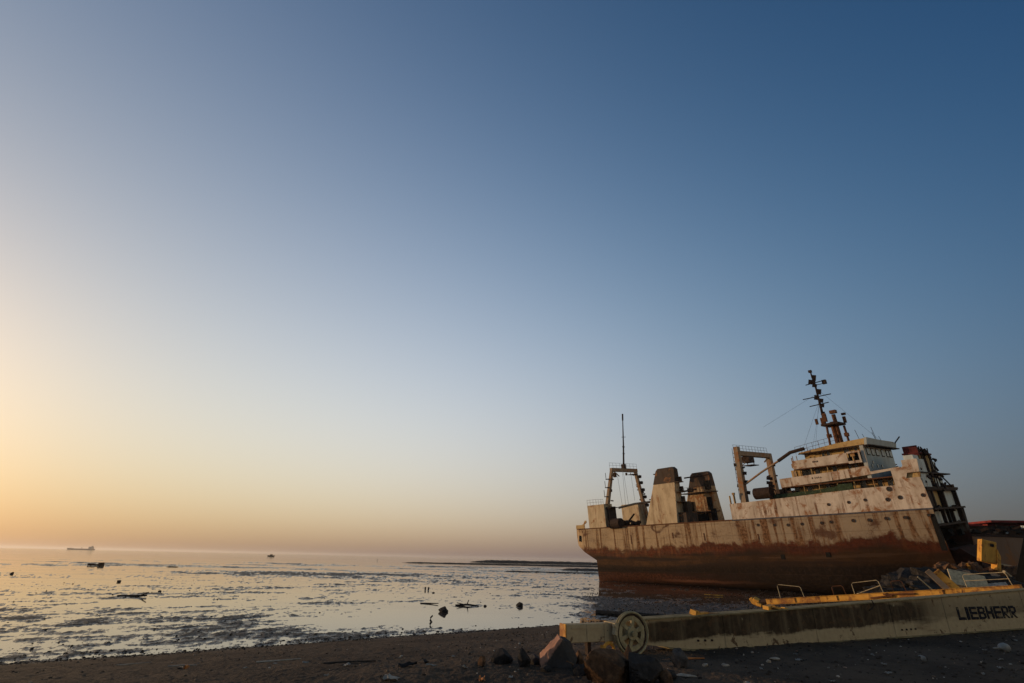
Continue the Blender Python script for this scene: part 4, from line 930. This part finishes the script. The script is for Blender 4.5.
rock('stone_slab', 'flat pale broken stone slab lying right of the black foreground rock', (3.02, 9.98), (.17, .07, .03), 'rock_pale', 47, None, -.4, cat='stone')
for i, (x, y, l_) in enumerate(((5.39, 11.85, 'white flat stone fragment in front of the boom, right of the lone grey boulder'), (5.16, 11.6, 'small grey-white stone just left of the white flat fragment'), (3.7, 11.0, 'pale pebble right beside the lone grey boulder'), (4.1, 11.05, 'flat pale stone halfway between the lone grey boulder and the white fragment'))):
    rock('stone', l_, (x, y), (.13 if i == 0 else .07, .06, .035), 'rock_pale', 51 + i, 'pale stones in front of the boom', i, cat='stone', sub=2)

# ------------------------------------------------------------------ litter
def bottle(name, label, cat, loc, rot, prof, mat, group=None):
    mb = MB(); n_ = 12; rings = []
    for r_, z_ in prof: rings.append([mb.bm.verts.new((r_ * math.cos(2 * math.pi * i / n_), r_ * math.sin(2 * math.pi * i / n_), z_)) for i in range(n_)])
    for A, B in zip(rings, rings[1:]):
        for j in range(n_): mb.bm.faces.new((A[j], A[(j + 1) % n_], B[(j + 1) % n_], B[j]))
    mb.bm.faces.new(rings[0][::-1]); mb.bm.faces.new(rings[-1])
    o = mb.build(name, M[mat], None, smooth=True); o.location = (loc[0], loc[1], ground(*loc) + loc_z(prof)); o.rotation_euler = rot; return tag(o, label, cat, group)
def loc_z(prof): return max(r for r, z in prof) * .8
bottle('plastic_jug', 'pale plastic jug with a long neck lying at the right edge of the beach', 'jug', (11.75, 13.75), (R(88), 0, R(-62)), [(.03, 0), (.09, .02), (.105, .1), (.09, .22), (.05, .28), (.018, .33), (.018, .62), (.015, .63)], 'plast')
bottle('float', 'round bluish white float lying on the dark beach below the boom lettering', 'float', (8.56, 12.1), (0, 0, 0), [(.012, -.05), (.035, -.04), (.048, 0), (.035, .04), (.012, .05)], 'plast')
def scrap(name, label, cat, loc, size, mat, seed, group=None):
    """crumpled thin sheet with thickness"""
    r_ = random.Random(seed); bm = bmesh.new(); bmesh.ops.create_grid(bm, x_segments=5, y_segments=4, size=1)
    for v in bm.verts: v.co = Vector((v.co.x * size[0] * r_.uniform(.75, 1.1), v.co.y * size[1] * r_.uniform(.75, 1.1), size[2] * (.5 + r_.uniform(-.5, .5))))
    bmesh.ops.solidify(bm, geom=bm.faces[:], thickness=.006)
    me = bpy.data.meshes.new(name); bm.to_mesh(me); bm.free(); me.materials.append(M[mat])
    o = bpy.data.objects.new(name, me); COL.objects.link(o); o.location = (loc[0], loc[1], ground(*loc) + .008); o.rotation_euler = (r_.uniform(-.15, .15), r_.uniform(-.15, .15), r_.uniform(0, 6)); return tag(o, label, cat, group)
M['orange'] = flat('faded_orange_plastic', (.42, .16, .05), .5, .3, 8.)
M['rag'] = flat('dark_wet_rag', (.018, .017, .018), .7, .3, 6.)
def stick(label, a, b, r_, mat, group='sticks washed up on the beach'):
    za, zb = ground(*a) + r_ * .7, ground(*b) + r_ * .7
    m_ = ((a[0] + b[0]) / 2 + rnd.uniform(-.03, .03), (a[1] + b[1]) / 2 + rnd.uniform(-.04, .04)); o = MB().tube([(a[0], a[1], za), (m_[0], m_[1], ground(*m_) + r_ * .9), (b[0], b[1], zb)], r_, 6, r_ * .6).build('driftwood_stick', M[mat], None)
    return tag(o, label, 'stick', group)
stick('pale thin stick lying on the left part of the beach', (-7.5, 13.4), (-6.8, 13.25), .017, 'concrete')
stick('pale stick parallel to the shore, nearest to the mud edge on the left', (-9.3, 14.4), (-8.6, 14.6), .015, 'concrete')
stick('long pale cane lying between the left stick and the black rag', (-5.5, 13.25), (-4.6, 13.45), .02, 'concrete')
stick('dark low driftwood pole lying flat on bare sand left of the black rag', (-3.6, 11.9), (-2.6, 12.05), .02, 'rock_dark')
stick('orange-tipped stick lying against the boom right of the lone grey boulder', (3.55, 11.6), (3.95, 11.75), .02, 'orange')
scrap('rag', 'crumpled black rag on the open beach left of the boulders', 'rag', (-1.72, 10.62), (.16, .07, .06), 'rag', 3)
scrap('rag', 'small black strip of cloth just above the crumpled black rag', 'rag', (-1.5, 11.3), (.11, .05, .04), 'rag', 5)
scrap('wrapper', 'pale orange wrapper beside the crumpled black rag', 'litter', (-1.3, 10.6), (.1, .035, .03), 'plast', 6)
scrap('wrapper', 'bright orange scrap lying at the bottom of the beach left of the boulders', 'litter', (-.35, 9.45), (.09, .05, .06), 'orange', 7)
scrap('wrapper', 'orange plastic shred upright on the beach at lower left', 'litter', (-6.45, 12.2), (.03, .05, .10), 'orange', 9)
scrap('rope_tangle', 'pale tangled fishing net scrap at the bottom edge of the beach', 'net', (-1.75, 9.35), (.24, .12, .06), 'concrete', 12)
PL = [(-2.95, 10.0), (-4.2, 12.6), (-.7, 10.3), (.1, 9.6), (-5.0, 11.6), (-3.0, 11.4), (-1.1, 12.6), (-4.9, 12.75), (4.6, 10.7), (5.9, 11.9), (6.8, 10.6), (7.4, 11.6), (8.66, 10.8), (9.6, 11.5), (10.4, 12.4), (13.8, 15.8), (5.4, 9.9), (7.9, 12.7), (11.1, 13.6), (3.9, 9.7), (-7.0, 13.0), (-2.2, 12.5), (9.0, 12.8), (6.2, 12.6)]
for i, p in enumerate(PL):
    o = scrap('plastic_scrap', 'small pale scrap of plastic lying on the dark beach', 'litter', p, (rnd.uniform(.03, .075), rnd.uniform(.02, .05), rnd.uniform(.015, .035)), 'plast', 60 + i, 'pale plastic scraps scattered on the beach')
def pebbles(name, label, n, region, smin, smax, cols, seed, accept, flatz=.6):
    r_ = np.random.RandomState(seed); V, F = [], []
    bm = bmesh.new(); bmesh.ops.create_icosphere(bm, subdivisions=1, radius=1); base = np.array([v.co[:] for v in bm.verts]); fc = np.array([[v.index for v in f.verts] for f in bm.faces]); bm.free()
    pts = []
    while len(pts) < n:
        X_ = r_.uniform(region[0], region[1], 4000); Y2 = r_.uniform(region[2], region[3], 4000); k_ = accept(X_, Y2, r_.rand(4000)); pts += list(zip(X_[k_], Y2[k_]))
    pts = np.array(pts[:n]); zs_ = terrain(pts[:, 0], pts[:, 1])
    sz = smin * (smax / smin) ** (r_.rand(n) ** 2.2)
    for i in range(n):
        s_ = sz[i] * r_.uniform(.6, 1.3, 3) * np.array([1, 1, flatz]); th_ = r_.rand() * 6.3; b = base * (1 + r_.uniform(-.25, .25, (len(base), 1))) * s_
        c_, q_ = math.cos(th_), math.sin(th_); b = np.stack([b[:, 0] * c_ - b[:, 1] * q_, b[:, 0] * q_ + b[:, 1] * c_, b[:, 2]], 1)
        V.append(b + [pts[i, 0], pts[i, 1], zs_[i] + s_[2] * .25]); F.append(fc + i * len(base))
    V = np.vstack(V); F = np.vstack(F); me = bpy.data.meshes.new(name); me.vertices.add(len(V)); me.vertices.foreach_set('co', V.ravel()); me.loops.add(F.size); me.loops.foreach_set('vertex_index', F.ravel())
    me.polygons.add(len(F)); me.polygons.foreach_set('loop_start', np.arange(len(F)) * 3); me.polygons.foreach_set('loop_total', np.full(len(F), 3)); me.update(calc_edges=True)
    k = NT(name); isl = k.island(); col = k.ramp(isl, cols); nn = k.noise(k.pos(), 40, 4, .6); col = k.mix(k.ss(nn, .3, .7, 0, .5), col, (.02, .018, .016)); m = k.fin(col, .9, spec=.08); me.materials.append(m)
    o = bpy.data.objects.new(name, me); COL.objects.link(o); tag(o, label, 'gravel' if 'gravel' in name else 'mud lumps', kind='stuff'); return o
def dshore(x, y): return -.59 * x + .807 * y
pebbles('beach_gravel', 'dark gravel and pebbles strewn over the beach', 9000, (-14, 20, 7, 24), .007, .045,
        [(0, (.016, .013, .011)), (.45, (.050, .038, .029)), (.8, (.09, .075, .06)), (.93, (.16, .12, .09)), (.97, (.34, .29, .24)), (.99, (.5, .46, .4)), (1, (.3, .12, .05))], 4,
        lambda x, y, q: (np.hypot(x, y) > 8) & (dshore(x, y) < 22) & (np.abs(x) < y * 1.05) & (q < np.clip(.25 + (x + 3) * .12, .15, 1)))
pebbles('shore_clods', 'dark clods and stones along the wet edge of the beach', 7000, (-26, 9, 14, 42), .010, .065,
        [(0, (.012, .011, .010)), (.7, (.03, .025, .022)), (1, (.06, .05, .042))], 9,
        lambda x, y, q: (dshore(x, y) > 21.6) & (dshore(x, y) < 30) & (q < np.exp(-((dshore(x, y) - 24.3) / 1.2) ** 2) + .07 * np.clip((6 - x) / 20, 0, 1)), .5)
pebbles('flat_clods', 'dark clods scattered over the wet mudflat', 2200, (-70, 28, 26, 75), .012, .075,
        [(0, (.012, .011, .010)), (.7, (.03, .025, .022)), (1, (.05, .04, .035))], 13,
        lambda x, y, q: (dshore(x, y) > 27) & (np.abs(x) < y * .98) & (q < .04 + .5 * np.clip((terrain(x, y) + .01) * 14, 0, 1)), .4)
pebbles('rubble_gravel', 'dark stony rubble covering the mud between boom and ship', 6000, (4, 34, 24, 66), .015, .085,
        [(0, (.012, .010, .008)), (.6, (.040, .028, .019)), (.9, (.08, .055, .036)), (1, (.13, .09, .06))], 17,
        lambda x, y, q: (dshore(x, y) > 14) & (x > 5 + (y - 25) * .1) & (np.abs(x) < y * .95) & (q < .8), .7)

# ------------------------------------------------------------------ things on the mudflat
G2 = 'rocks standing in the shallow water'
rock('mudflat_rock', 'dark rounded rock in smooth water, the larger of the two in mid flat', (-4.26, 39.1), (.34, .28, .24), 'rock_dark', 71, G2)
rock('mudflat_rock', 'dark square rock in the shallows nearest to the ship stern', (1.1, 45.0), (.32, .26, .22), 'rock_dark', 73, G2)
rock('mudflat_rock', 'small dark rock between the driftwood twig and the square rock', (-1.6, 44.2), (.14, .12, .1), 'rock_dark', 75, G2, sub=2)
rock('mudflat_rock', 'small rock just below the two upright posts', (-7.56, 58.8), (.18, .16, .1), 'rock_dark', 77, G2, sub=2)
rock('mudflat_rock', 'small dark rock beside the long driftwood on the left flat', (-31.3, 51.6), (.2, .18, .12), 'rock_dark', 79, G2, sub=2)
rock('mudflat_rock', 'small dark rock far left beyond the driftwood', (-45, 66), (.25, .2, .16), 'rock_dark', 81, G2, sub=2)
rock('mudflat_rock', 'tiny dark rock near the left edge of the far flat', (-69.7, 79.8), (.28, .25, .18), 'rock_dark', 83, G2, sub=2)
rock('mudflat_rock', 'flat dark rock in open water right of the small wooden boat', (-79, 132.6), (1.4, .9, .14), 'rock_dark', 85, G2, sub=2)
def logobj(label, pts, r_, branch=None):
    mb = MB(); mb.tube(pts, r_, 7, r_ * .5)
    if branch:
        for b in branch: mb.tube(b, r_ * .5, 5, r_ * .3)
    return tag(mb.build('driftwood', M['rock_dark'], None), label, 'driftwood', 'driftwood stranded on the mudflat')
logobj('forked driftwood branch between the small rock and the larger rock', [(-3.9, 44.2, .0), (-3.0, 44.2, .1), (-2.1, 44.1, .03)], .09, [[(-3.0, 44.2, .1), (-2.9, 44.2, .42)], [(-3.3, 44.2, .1), (-3.8, 44.3, .2)]])
logobj('thin driftwood branch left of the larger rock', [(-6.8, 45.6, .0), (-6.0, 45.3, .04), (-5.3, 44.9, .08)], .06)
logobj('long low driftwood trunk with a raised end on the left flat', [(-31.0, 45.8, .0), (-29.9, 45.8, .06), (-28.7, 45.8, .12)], .12, [[(-29.2, 45.8, .1), (-28.5, 45.6, .36)]])
logobj('dark beam stranded in the shallows close to the ship stern', [(6.2, 39.6, .1), (8.6, 38.4, .16), (10.6, 38.0, .12)], .2)
mb = MB(); mb.tube([(-4.2, 33.1, -.05), (-4.3, 33.1, .1), (-4.29, 33.1, .22), (-4.18, 33.1, .33)], .06, 8, .04); tag(mb.build('mooring_stub', M['rock_dark'], None), 'bent dark stub sticking up from smooth water nearest to the beach', 'stub')
for x, l_ in ((-9.1, 'left one of two short dark posts standing in the mid flat'), (-8.75, 'right one of two short dark posts standing in the mid flat')): tag(MB().tube([(x, 63.7, -.2), (x + .02, 63.7, .30)], .09, 7, .08).build('post', M['rock_dark'], None), l_, 'post', 'pair of posts in the mudflat')
tag(MB().tube([(-98, 420, -.2), (-97.4, 420, 1.2)], .22, 6, .18).build('marker_pole', M['concrete'], None), 'thin pale marker pole standing in the water near the horizon', 'pole')
tag(MB().obox((23.5, 64.4, ground(23.5, 64.4) + .12), (2.0, .12, .09), (0, .03, -.15)).build('yellow_pipe', M['yellow'], None), 'yellow pipe lying on the dark mud beside the ship hull', 'pipe')

# ------------------------------------------------------------------ boats and reefs at sea
def boat_hull(L_, B_, H_, sheer, bow=.35):
    mb = MB(); secs = []
    for i in range(13):
        t = i / 12; w_ = B_ / 2 * (math.sin(math.pi * min(1, (t * .92 + .08)) ** .8) ** .55 if t < 1 else .02); w_ = max(w_, .04 * B_); zt = H_ + sheer * (2 * t - 1) ** 2 * (1 + bow * (t > .5)); x = (t - .5) * L_
        secs.append([(x, -w_, zt), (x, -w_ * .8, H_ * .35), (x, 0, -.15 + .3 * abs(2 * t - 1) ** 3 * H_), (x, w_ * .8, H_ * .35), (x, w_, zt)])
    g = [[mb.bm.verts.new(p) for p in s_] for s_ in secs]
    for A, B in zip(g, g[1:]):
        for j in range(4): mb.bm.faces.new((A[j], A[j + 1], B[j + 1], B[j]))
    mb.bm.faces.new(g[0]); mb.bm.faces.new(g[-1]); return mb
wb = thing('wooden_boat', 'small dark wooden boat aground in the shallows at left', 'boat', (-95.5, 130.8, -.30), (0, R(-3), R(8))); wb.scale = (.8, .8, .8)
boat_hull(4.2, 1.6, .75, .25).build('boat_hull', M['darkrust'], wb); MB().box((.7, -.5, .7), (1.7, .5, 1.15)).build('foredeck', M['darkrust'], wb); MB().box((-1.6, -.65, .7), (-.6, .65, .95)).build('bench', M['darkrust'], wb)
fb = thing('fishing_boat', 'little fishing boat with a cabin far out near the horizon', 'boat', (-283, 668, 0), (0, 0, R(5))); fb.scale = (.8, .8, .72)
boat_hull(10, 3, 1.6, .6).build('boat_hull', M['darkrust'], fb); MB().box((-1.5, -1, 1.4), (1.5, 1, 3.4)).build('cabin', M['darkrust'], fb); MB().tube([(2, 0, 1.5), (2, 0, 4.4)], .1).build('boat_mast', M['darkrust'], fb)
M['tank_hull'] = flat('tanker_hull_paint', (.20, .13, .09), .7, .2, .05); M['tank_white'] = flat('tanker_house_paint', (.35, .30, .25), .7, .2, .05)
tk = thing('tanker', 'long loaded tanker silhouetted on the horizon at far left', 'ship', (-2300, 3000, 0), (0, 0, R(-4))); tk.scale = (.84, .84, .66)
mb = MB(); mb.prism([(-84, 13), (-80, -1), (84, -1), (84, 11), (-60, 11), (-64, 13)], 1, -13, 13); mb.build('tanker_hull', M['tank_hull'], tk)
MB().box((58, -11, 11), (76, 11, 26)).build('tanker_house', M['tank_white'], tk); MB().box((70, -4, 26), (75, 4, 32)).build('tanker_funnel', M['tank_hull'], tk)
mb = MB(); mb.tube([(0, 0, 11), (0, 0, 21)], .8); mb.tube([(6, 0, 11), (6, 0, 19)], .8); mb.tube([(-2, 0, 17), (8, 0, 17)], .6); mb.build('cargo_crane', M['tank_hull'], tk); MB().tube([(-72, 0, 13), (-72, 0, 22)], .7).build('foremast', M['tank_hull'], tk)
def reef(label, x0, x1, y, dy, h, seed, n=150, m=14):
    mb = MB(); g = []
    for i in range(n + 1):
        t = i / n; x = x0 + (x1 - x0) * t; row = []
        env = min(1, t * 14) ** .7 * min(1, (1 - t) * 8 + .2)
        for j in range(m + 1):
            u = j / m * 2 - 1; z_ = h * env * (1 - u ** 4) * (.85 + .16 * mn.noise(Vector((x * .06 + seed, u * 2, 0))) + .22 * mn.noise(Vector((x * .4, u * 5, seed)))) - .35
            row.append(mb.bm.verts.new((x, y + u * dy + 2 * mn.noise(Vector((x * .05, seed, 0))), z_)))
        g.append(row)
    for A, B in zip(g, g[1:]):
        for j in range(m): mb.bm.faces.new((A[j], A[j + 1], B[j + 1], B[j]))
    return tag(mb.build('rock_reef', M['rock_dark'], None, smooth=False), label, 'reef', 'dark reefs left of the ship stern')
reef('farthest long flat-topped dark reef on the horizon left of the ship stern', -36, 190, 520, 14, 2.5, 3)
reef('long thin dark reef just in front of the farthest one', -66, 120, 335, 7, .95, 7)
reef('short dark stony reef close beside the ship stern', 19, 70, 205, 9, 1.1, 11, 80)
reef('thin low dark reef strip in the middle of the shallows', -2, 28, 160, 2.2, .62, 13, 90)

# ------------------------------------------------------------------ inland wreckage on the right
rw = thing('wrecked_barge', 'rust-brown wrecked barge with red deck houses, ashore beyond the cut-off bow', 'barge', (93, 112, 2.4), (0, 0, R(-8)))
mb = MB(); mb.prism([(-1, -1), (46, -1), (46, 7.2), (22, 6.8), (-2.5, 7.4)], 1, 0, 14); mb.build('barge_hull', M['bargehull'], rw)
mb = MB(); mb.box((-2.4, -.15, 7.2), (46, .2, 7.6)); mb.build('barge_gunwale', M['darkrust'], rw)
mb = MB(); mb.box((-1.8, 1.0, 7.0), (46, 12, 9.4)); mb.build('deck_house', M['darkrust'], rw)
mb = MB(); mb.box((-2.6, .2, 9.25), (5.2, 9, 9.6)); mb.build('red_roof', M['red'], rw)
mb = MB(); mb.box((6.9, .0, 10.0), (20, 9, 10.4)); mb.box((8, 3, 9.3), (19, 8, 10.0)); mb.build('red_roof', M['red'], rw)
for i in range(10):
    MB().box((-1.2 + i * 2.1, .9, 7.9), (-.2 + i * 2.1, 1.05, 8.7)).build('window', M['glass'] if i % 3 else M['black'], rw)
for i in range(26):
    x_ = rnd.uniform(-1.5, 18); MB().obox((x_, rnd.uniform(-.3, .9), rnd.uniform(7.6, 9.2)), (rnd.uniform(.3, 2.2), rnd.uniform(.2, .8), rnd.uniform(.2, 1.0)), (rnd.uniform(-.3, .3), rnd.uniform(-.4, .4), rnd.uniform(-.4, .4))).build('deck_clutter', M[rnd.choice(('black', 'darkrust', 'rust', 'grey', 'black'))], rw)
mb = MB(); mb.tube([(2.2, 3, 9.4), (2.2, 3, 11.6)], .12); mb.tube([(1.6, 3, 11.2), (2.9, 3, 11.3)], .1); mb.build('barge_mast', M['darkrust'], rw)
hf = thing('hull_fragment', 'curved reddish hull fragment with a dark torn edge, standing right of the yellow cabin', 'hull fragment', (43.1, 51, 1.4), (0, 0, R(-42)))
mb = MB()
secs = []
for i in range(9):
    t = i / 8; z_ = -.8 + t * 5.2; xo = 2.0 - 2.0 * (1 - t) ** 1.5 * 0 + t * 2.3; secs.append([(xo, -.8 + 1.2 * (1 - t) ** 2, z_), (12, -.8 + 1.2 * (1 - t) ** 2 - .4, z_), (12, .4 + 1.2 * (1 - t) ** 2, z_), (xo, .4 + 1.2 * (1 - t) ** 2, z_)])
mb.loft(secs); mb.build('fragment_plate', M['fragment'], hf)
mb = MB(); mb.hexa([(1.5, -1.0, -.8), (2.2, -1.0, -.8), (2.2, 1.2, -.8), (1.5, 1.2, -.8), (3.8, -1.3, 4.6), (4.6, -1.3, 4.6), (4.6, .4, 4.6), (3.8, .4, 4.6)]); mb.build('torn_edge', M['black'], hf)
def heap(label, x, y, rx, ry, h, seed, mat):
    bm = bmesh.new(); bmesh.ops.create_icosphere(bm, subdivisions=5, radius=1); z0 = ground(x, y); off = Vector((seed, seed * 2, 0))
    for v in bm.verts:
        n_ = v.co.copy(); k_ = 1 + .35 * mn.noise(n_ * 1.6 + off) + .22 * mn.noise(n_ * 4.2 + off) + .16 * mn.noise(n_ * 10 + off) + .09 * mn.noise(n_ * 24 + off)
        v.co = Vector((n_.x * rx * k_, n_.y * ry * k_, max(-.3, n_.z) * h * k_))
    me = bpy.data.meshes.new('scrap_heap'); bm.to_mesh(me); bm.free(); me.materials.append(M[mat]); o = bpy.data.objects.new('scrap_heap', me); COL.objects.link(o); o.location = (x, y, z0); return tag(o, label, 'heap', 'heaps of scrap by the cut-off bow')
heap('dark brown heap of scrap and earth just behind the yellow girder', 26.0, 32.5, 5.0, 3.0, 1.6, 2, 'rock_dark')
heap('rusty brown heap under the tilted yellow cabin', 50, 60, 6.0, 5, 3.3, 5, 'rock_brown')
heap('low dark heap of rubble in the shade under the ship bow', 41.0, 55.0, 6, 4, 1.3, 8, 'rock_dark')
cb = thing('yellow_cabin', 'tilted sunlit yellow steel cabin with a dark hole, sitting on the rusty heap', 'cabin', (49.35, 57.0, 4.05), (R(4), R(15), R(-16)))
mb = MB(); mb.box((-.6, -.5, 0), (.6, .5, 2.2)); mb.build('cabin_body', M['yellow'], cb, bevel=.05)
MB().obox((.2, -.52, 1.8), (.3, .06, .28)).build('cabin_opening', M['black'], cb)
mb = MB(); mb.hexa([(.61, -.62, -.5), (1.0, -.5, -.55), (1.0, .5, -.5), (.61, .5, -.4), (.61, -.62, 1.5), (.95, -.5, .9), (.95, .5, .9), (.61, .5, 1.4)]); mb.build('cabin_flap', M['yellow'], cb)
MB().box((-.66, -.56, -.02), (-.56, -.45, 2.22)).build('cabin_corner', M['yellow'], cb)
for i in range(18):
    x_, y_ = 50 + rnd.uniform(-4.5, 6), 58 + rnd.uniform(-5, 1.5); h_ = max(0, 1 - ((x_ - 50) / 6.2) ** 2 - ((y_ - 60) / 5.2) ** 2) ** .5 * 3.0
    mb = MB()
    if i % 3 == 0: mb.tube([(-rnd.uniform(.6, 1.6), 0, 0), (0, .1, .15), (rnd.uniform(.6, 1.4), 0, .1)], rnd.uniform(.06, .16), 7)
    elif i % 3 == 1: mb.prism([(-.8, -.4), (.5, -.6), (.9, .1), (.3, .6), (-.7, .5)], 2, 0, .06); mb.box((-.5, -.05, .06), (.5, .05, .3))
    else: mb.box((-.9, -.12, 0), (.9, .12, .04)); mb.box((-.9, -.02, .04), (.9, .02, .3)); mb.box((-.9, -.12, .3), (.9, .12, .34))
    o = mb.build('scrap_piece', M[rnd.choice(('rust', 'darkrust', 'gantry', 'yellow', 'rail', 'fragment'))], None); o.location = (x_, y_, ground(x_, y_) + h_ + .1); o.rotation_euler = (rnd.uniform(-.9, .9), rnd.uniform(-.9, .9), rnd.uniform(0, 6))
    tag(o, 'piece of rusty scrap steel in the jumble around the tilted yellow cabin', 'scrap', 'scrap steel around the yellow cabin')
def plank(label, c, size, rot, mat): return tag(MB().obox((0, 0, 0), size, (0, 0, 0)).build('scrap_plate', M[mat], None, bevel=.01), label, 'plate', 'plates leaning on the scrap heap'), c, rot
for label, c, size, rot, mat in (
    ('sunlit yellow plate leaning on the scrap heap, second from left', (21.75, 27.6, 2.75), (1.35, .06, .34), (0, R(52), R(-30)), 'yellow'),
    ('brownish plate leaning on the scrap heap, leftmost', (21.3, 27.6, 2.75), (1.35, .06, .26), (0, R(54), R(-30)), 'gantry'),
    ('grey-brown sheet lying across the scrap heap right of the leaning plates', (22.9, 27.8, 2.9), (1.5, .9, .06), (R(50), R(12), R(-20)), 'rail'),
    ('pale crumpled panel at the right foot of the scrap heap', (23.6, 27.4, 2.6), (1.3, .5, .06), (R(40), R(-8), R(-30)), 'concrete')):
    o, c, rt = plank(label, c, size, rot, mat); o.location = c; o.rotation_euler = rt
rock('boulder', 'grey crumpled boulder on top of the scrap heap behind the girder', (23.6, 28.6, 2.45), (.62, .5, .55), 'rock_grey', 91, G2 + ' heap', cuts=3)
rock('boulder', 'dark boulder at the right side of the scrap heap behind the girder', (25.4, 28.2, 2.1), (.8, .6, .6), 'rock_dark', 93, G2 + ' heap')
tag(MB().tube([(20.1, 27.4, 3.0), (20.9, 27.4, 2.2)], .03, 5).build('bent_rod', M['rail'], None), 'thin pale rod leaning left of the scrap plates', 'rod')
# ------------------------------------------------------------------ sea haze
hz = MB().box((-16500, -16500, -2.0), (16500, 16500, 40)).build('haze', None, None)
hm = bpy.data.materials.new('sea_haze'); hm.use_nodes = True; ht = hm.node_tree
ht.nodes.remove(ht.nodes['Principled BSDF']); hv = ht.nodes.new('ShaderNodeVolumePrincipled'); hv.inputs['Color'].default_value = (.85, .82, .80, 1); hv.inputs['Density'].default_value = .00008; hv.inputs['Anisotropy'].default_value = .4
ht.links.new(hv.outputs[0], ht.nodes['Material Output'].inputs['Volume']); hz.data.materials.clear(); hz.data.materials.append(hm); tag(hz, 'thin sea haze', None, kind='stuff')
#@@END_REST
